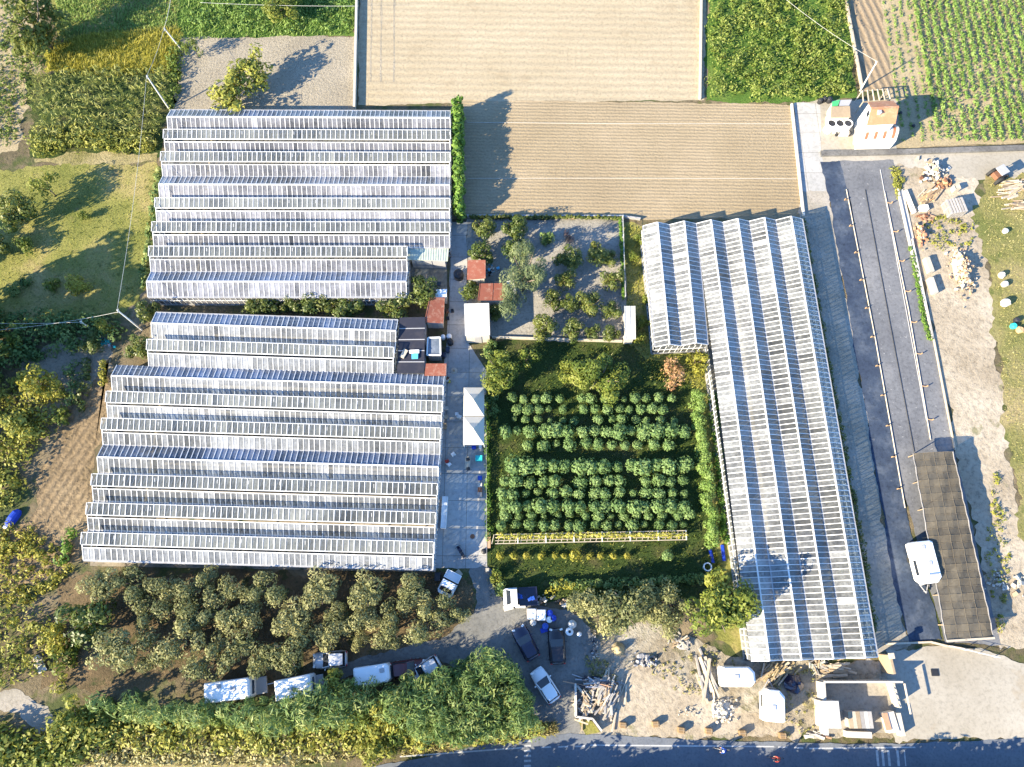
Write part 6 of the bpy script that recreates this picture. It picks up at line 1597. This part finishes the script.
m_ = MB(); m_.box((0, .55, 2.5), (.6, .6, .2), .1, 0, .5, .05); local(m_, 'cap', M['pale_wood'], r)
m_ = MB(); m_.box((0, 0, .04), (.8, .7, .06)); m_.box((0, 0, .08), (.6, .5, .03))  # flat dark square in two thin layers
o = m_.build('dark_plate', M['dark'], None); o.location = P(934.5, 672.5) + Vector((0, 0, .05)); tag(o, 'small dark square on the pale apron', 'drain')

# ---- cyclists on the road
def skin_body(joints, edges, radii, mat_list, name):
    me = bpy.data.meshes.new(name); me.from_pydata(joints, edges, [])
    o = bpy.data.objects.new(name, me); COL.objects.link(o)
    sk = o.modifiers.new('skin', 'SKIN'); ss = o.modifiers.new('sub', 'SUBSURF'); ss.levels = 2; ss.render_levels = 2
    bpy.context.view_layer.update()
    for i, rr in enumerate(radii): me.skin_vertices[0].data[i].radius = (rr, rr)
    me.skin_vertices[0].data[0].use_root = True
    bpy.context.view_layer.update()
    dg = bpy.context.evaluated_depsgraph_get()
    nm = bpy.data.meshes.new_from_object(o.evaluated_get(dg)); bpy.data.objects.remove(o)
    nm.materials.clear()
    for m in mat_list: nm.materials.append(M[m])
    return nm
def cyclist(px, py, head, shirt, lbl_p, lbl_b, frame):
    base = P(px, py); base.z = .056
    bk = tag(empty('bicycle', base, head), lbl_b, 'bicycle')
    for x in (-.52, .52):
        m_ = MB(); n = 20
        for k in range(n):
            a, b = 6.2832 * k / n, 6.2832 * (k + 1) / n
            m_.beam((x + .33 * math.cos(a), 0, .34 + .33 * math.sin(a)), (x + .33 * math.cos(b), 0, .34 + .33 * math.sin(b)), .035)
        w_ = local(m_, 'wheel', M['tyre'], bk)
        m_ = MB()
        for k in range(6): a = math.pi * k / 6; m_.beam((x - .31 * math.cos(a), 0, .34 - .31 * math.sin(a)), (x + .31 * math.cos(a), 0, .34 + .31 * math.sin(a)), .008)
        local_sub(m_, 'spokes', M['steel'], w_)
    m_ = MB()
    for a, b in (((-.52, 0, .34), (-.1, 0, .3)), ((-.1, 0, .3), (-.22, 0, .88)), ((-.2, 0, .8), (.36, 0, .84)), ((-.1, 0, .3), (.38, 0, .78)), ((.36, 0, .9), (.52, 0, .34)), ((-.52, 0, .34), (-.2, 0, .8))): m_.tube(a, b, .022, .022, 6)
    local(m_, 'frame', M[frame], bk)
    m_ = MB(); m_.tube((.40, -.24, .98), (.40, .24, .98), .018); m_.tube((.36, 0, .86), (.40, 0, .98), .02); local(m_, 'handlebar', M['dark'], bk)
    m_ = MB(); m_.box((-.24, 0, .92), (.26, .15, .06), 0, 0, .5, .02); local(m_, 'saddle', M['dark'], bk)
    J = [(-.22, 0, 1.0), (-.12, 0, 1.2), (.06, 0, 1.40), (.13, 0, 1.48), (.2, 0, 1.58), (.24, 0, 1.70)]
    Ed = [(0, 1), (1, 2), (2, 3), (3, 4), (4, 5)]; Rd = [.16, .145, .165, .06, .10, .085]
    for s_ in (-1, 1):
        i = len(J); J += [(.08, s_ * .19, 1.38), (.2, s_ * .24, 1.16), (.39, s_ * .2, 1.02), (.43, s_ * .19, 1.01)]
        Ed += [(2, i), (i, i + 1), (i + 1, i + 2), (i + 2, i + 3)]; Rd += [.075, .055, .04, .035]
        i = len(J); kz = .78 if s_ > 0 else .62; fz = .42 if s_ > 0 else .16
        J += [(-.16, s_ * .1, .96), (.16, s_ * .1, kz), (-.05, s_ * .11, fz), (.1, s_ * .11, fz - .05)]
        Ed += [(0, i), (i, i + 1), (i + 1, i + 2), (i + 2, i + 3)]; Rd += [.105, .075, .05, .042]
    me = skin_body(J, Ed, Rd, [shirt, 'dark', 'skin'], 'person')
    for p in me.polygons:
        c_ = p.center
        p.material_index = 2 if (c_.z > 1.48 or (c_.x > .3 and c_.z > .9 and c_.z < 1.2) or (c_.z < .3)) else (1 if c_.z < 1.02 and c_.x < .3 else 0)
        p.use_smooth = True
    po = tag(link('person', me, None, base), lbl_p, 'person'); po.rotation_euler.z = head
    m_ = MB(); m_.lathe((.215, 0, 1.66), [(.115, 0), (.118, .06), (.09, .12), (.03, .145)], 12); h_ = m_.build('helmet', M['white' if shirt == 'blue' else 'dark'], po, origin=(0, 0, 0), smooth=True)
cyclist(721, 748.5, R(174), 'blue', 'cyclist in a blue shirt riding along the road edge', 'bicycle ridden by the cyclist in blue', 'white')
cyclist(774, 757, R(176), 'red', 'cyclist in a red shirt riding along the road', 'bicycle ridden by the cyclist in red', 'red')
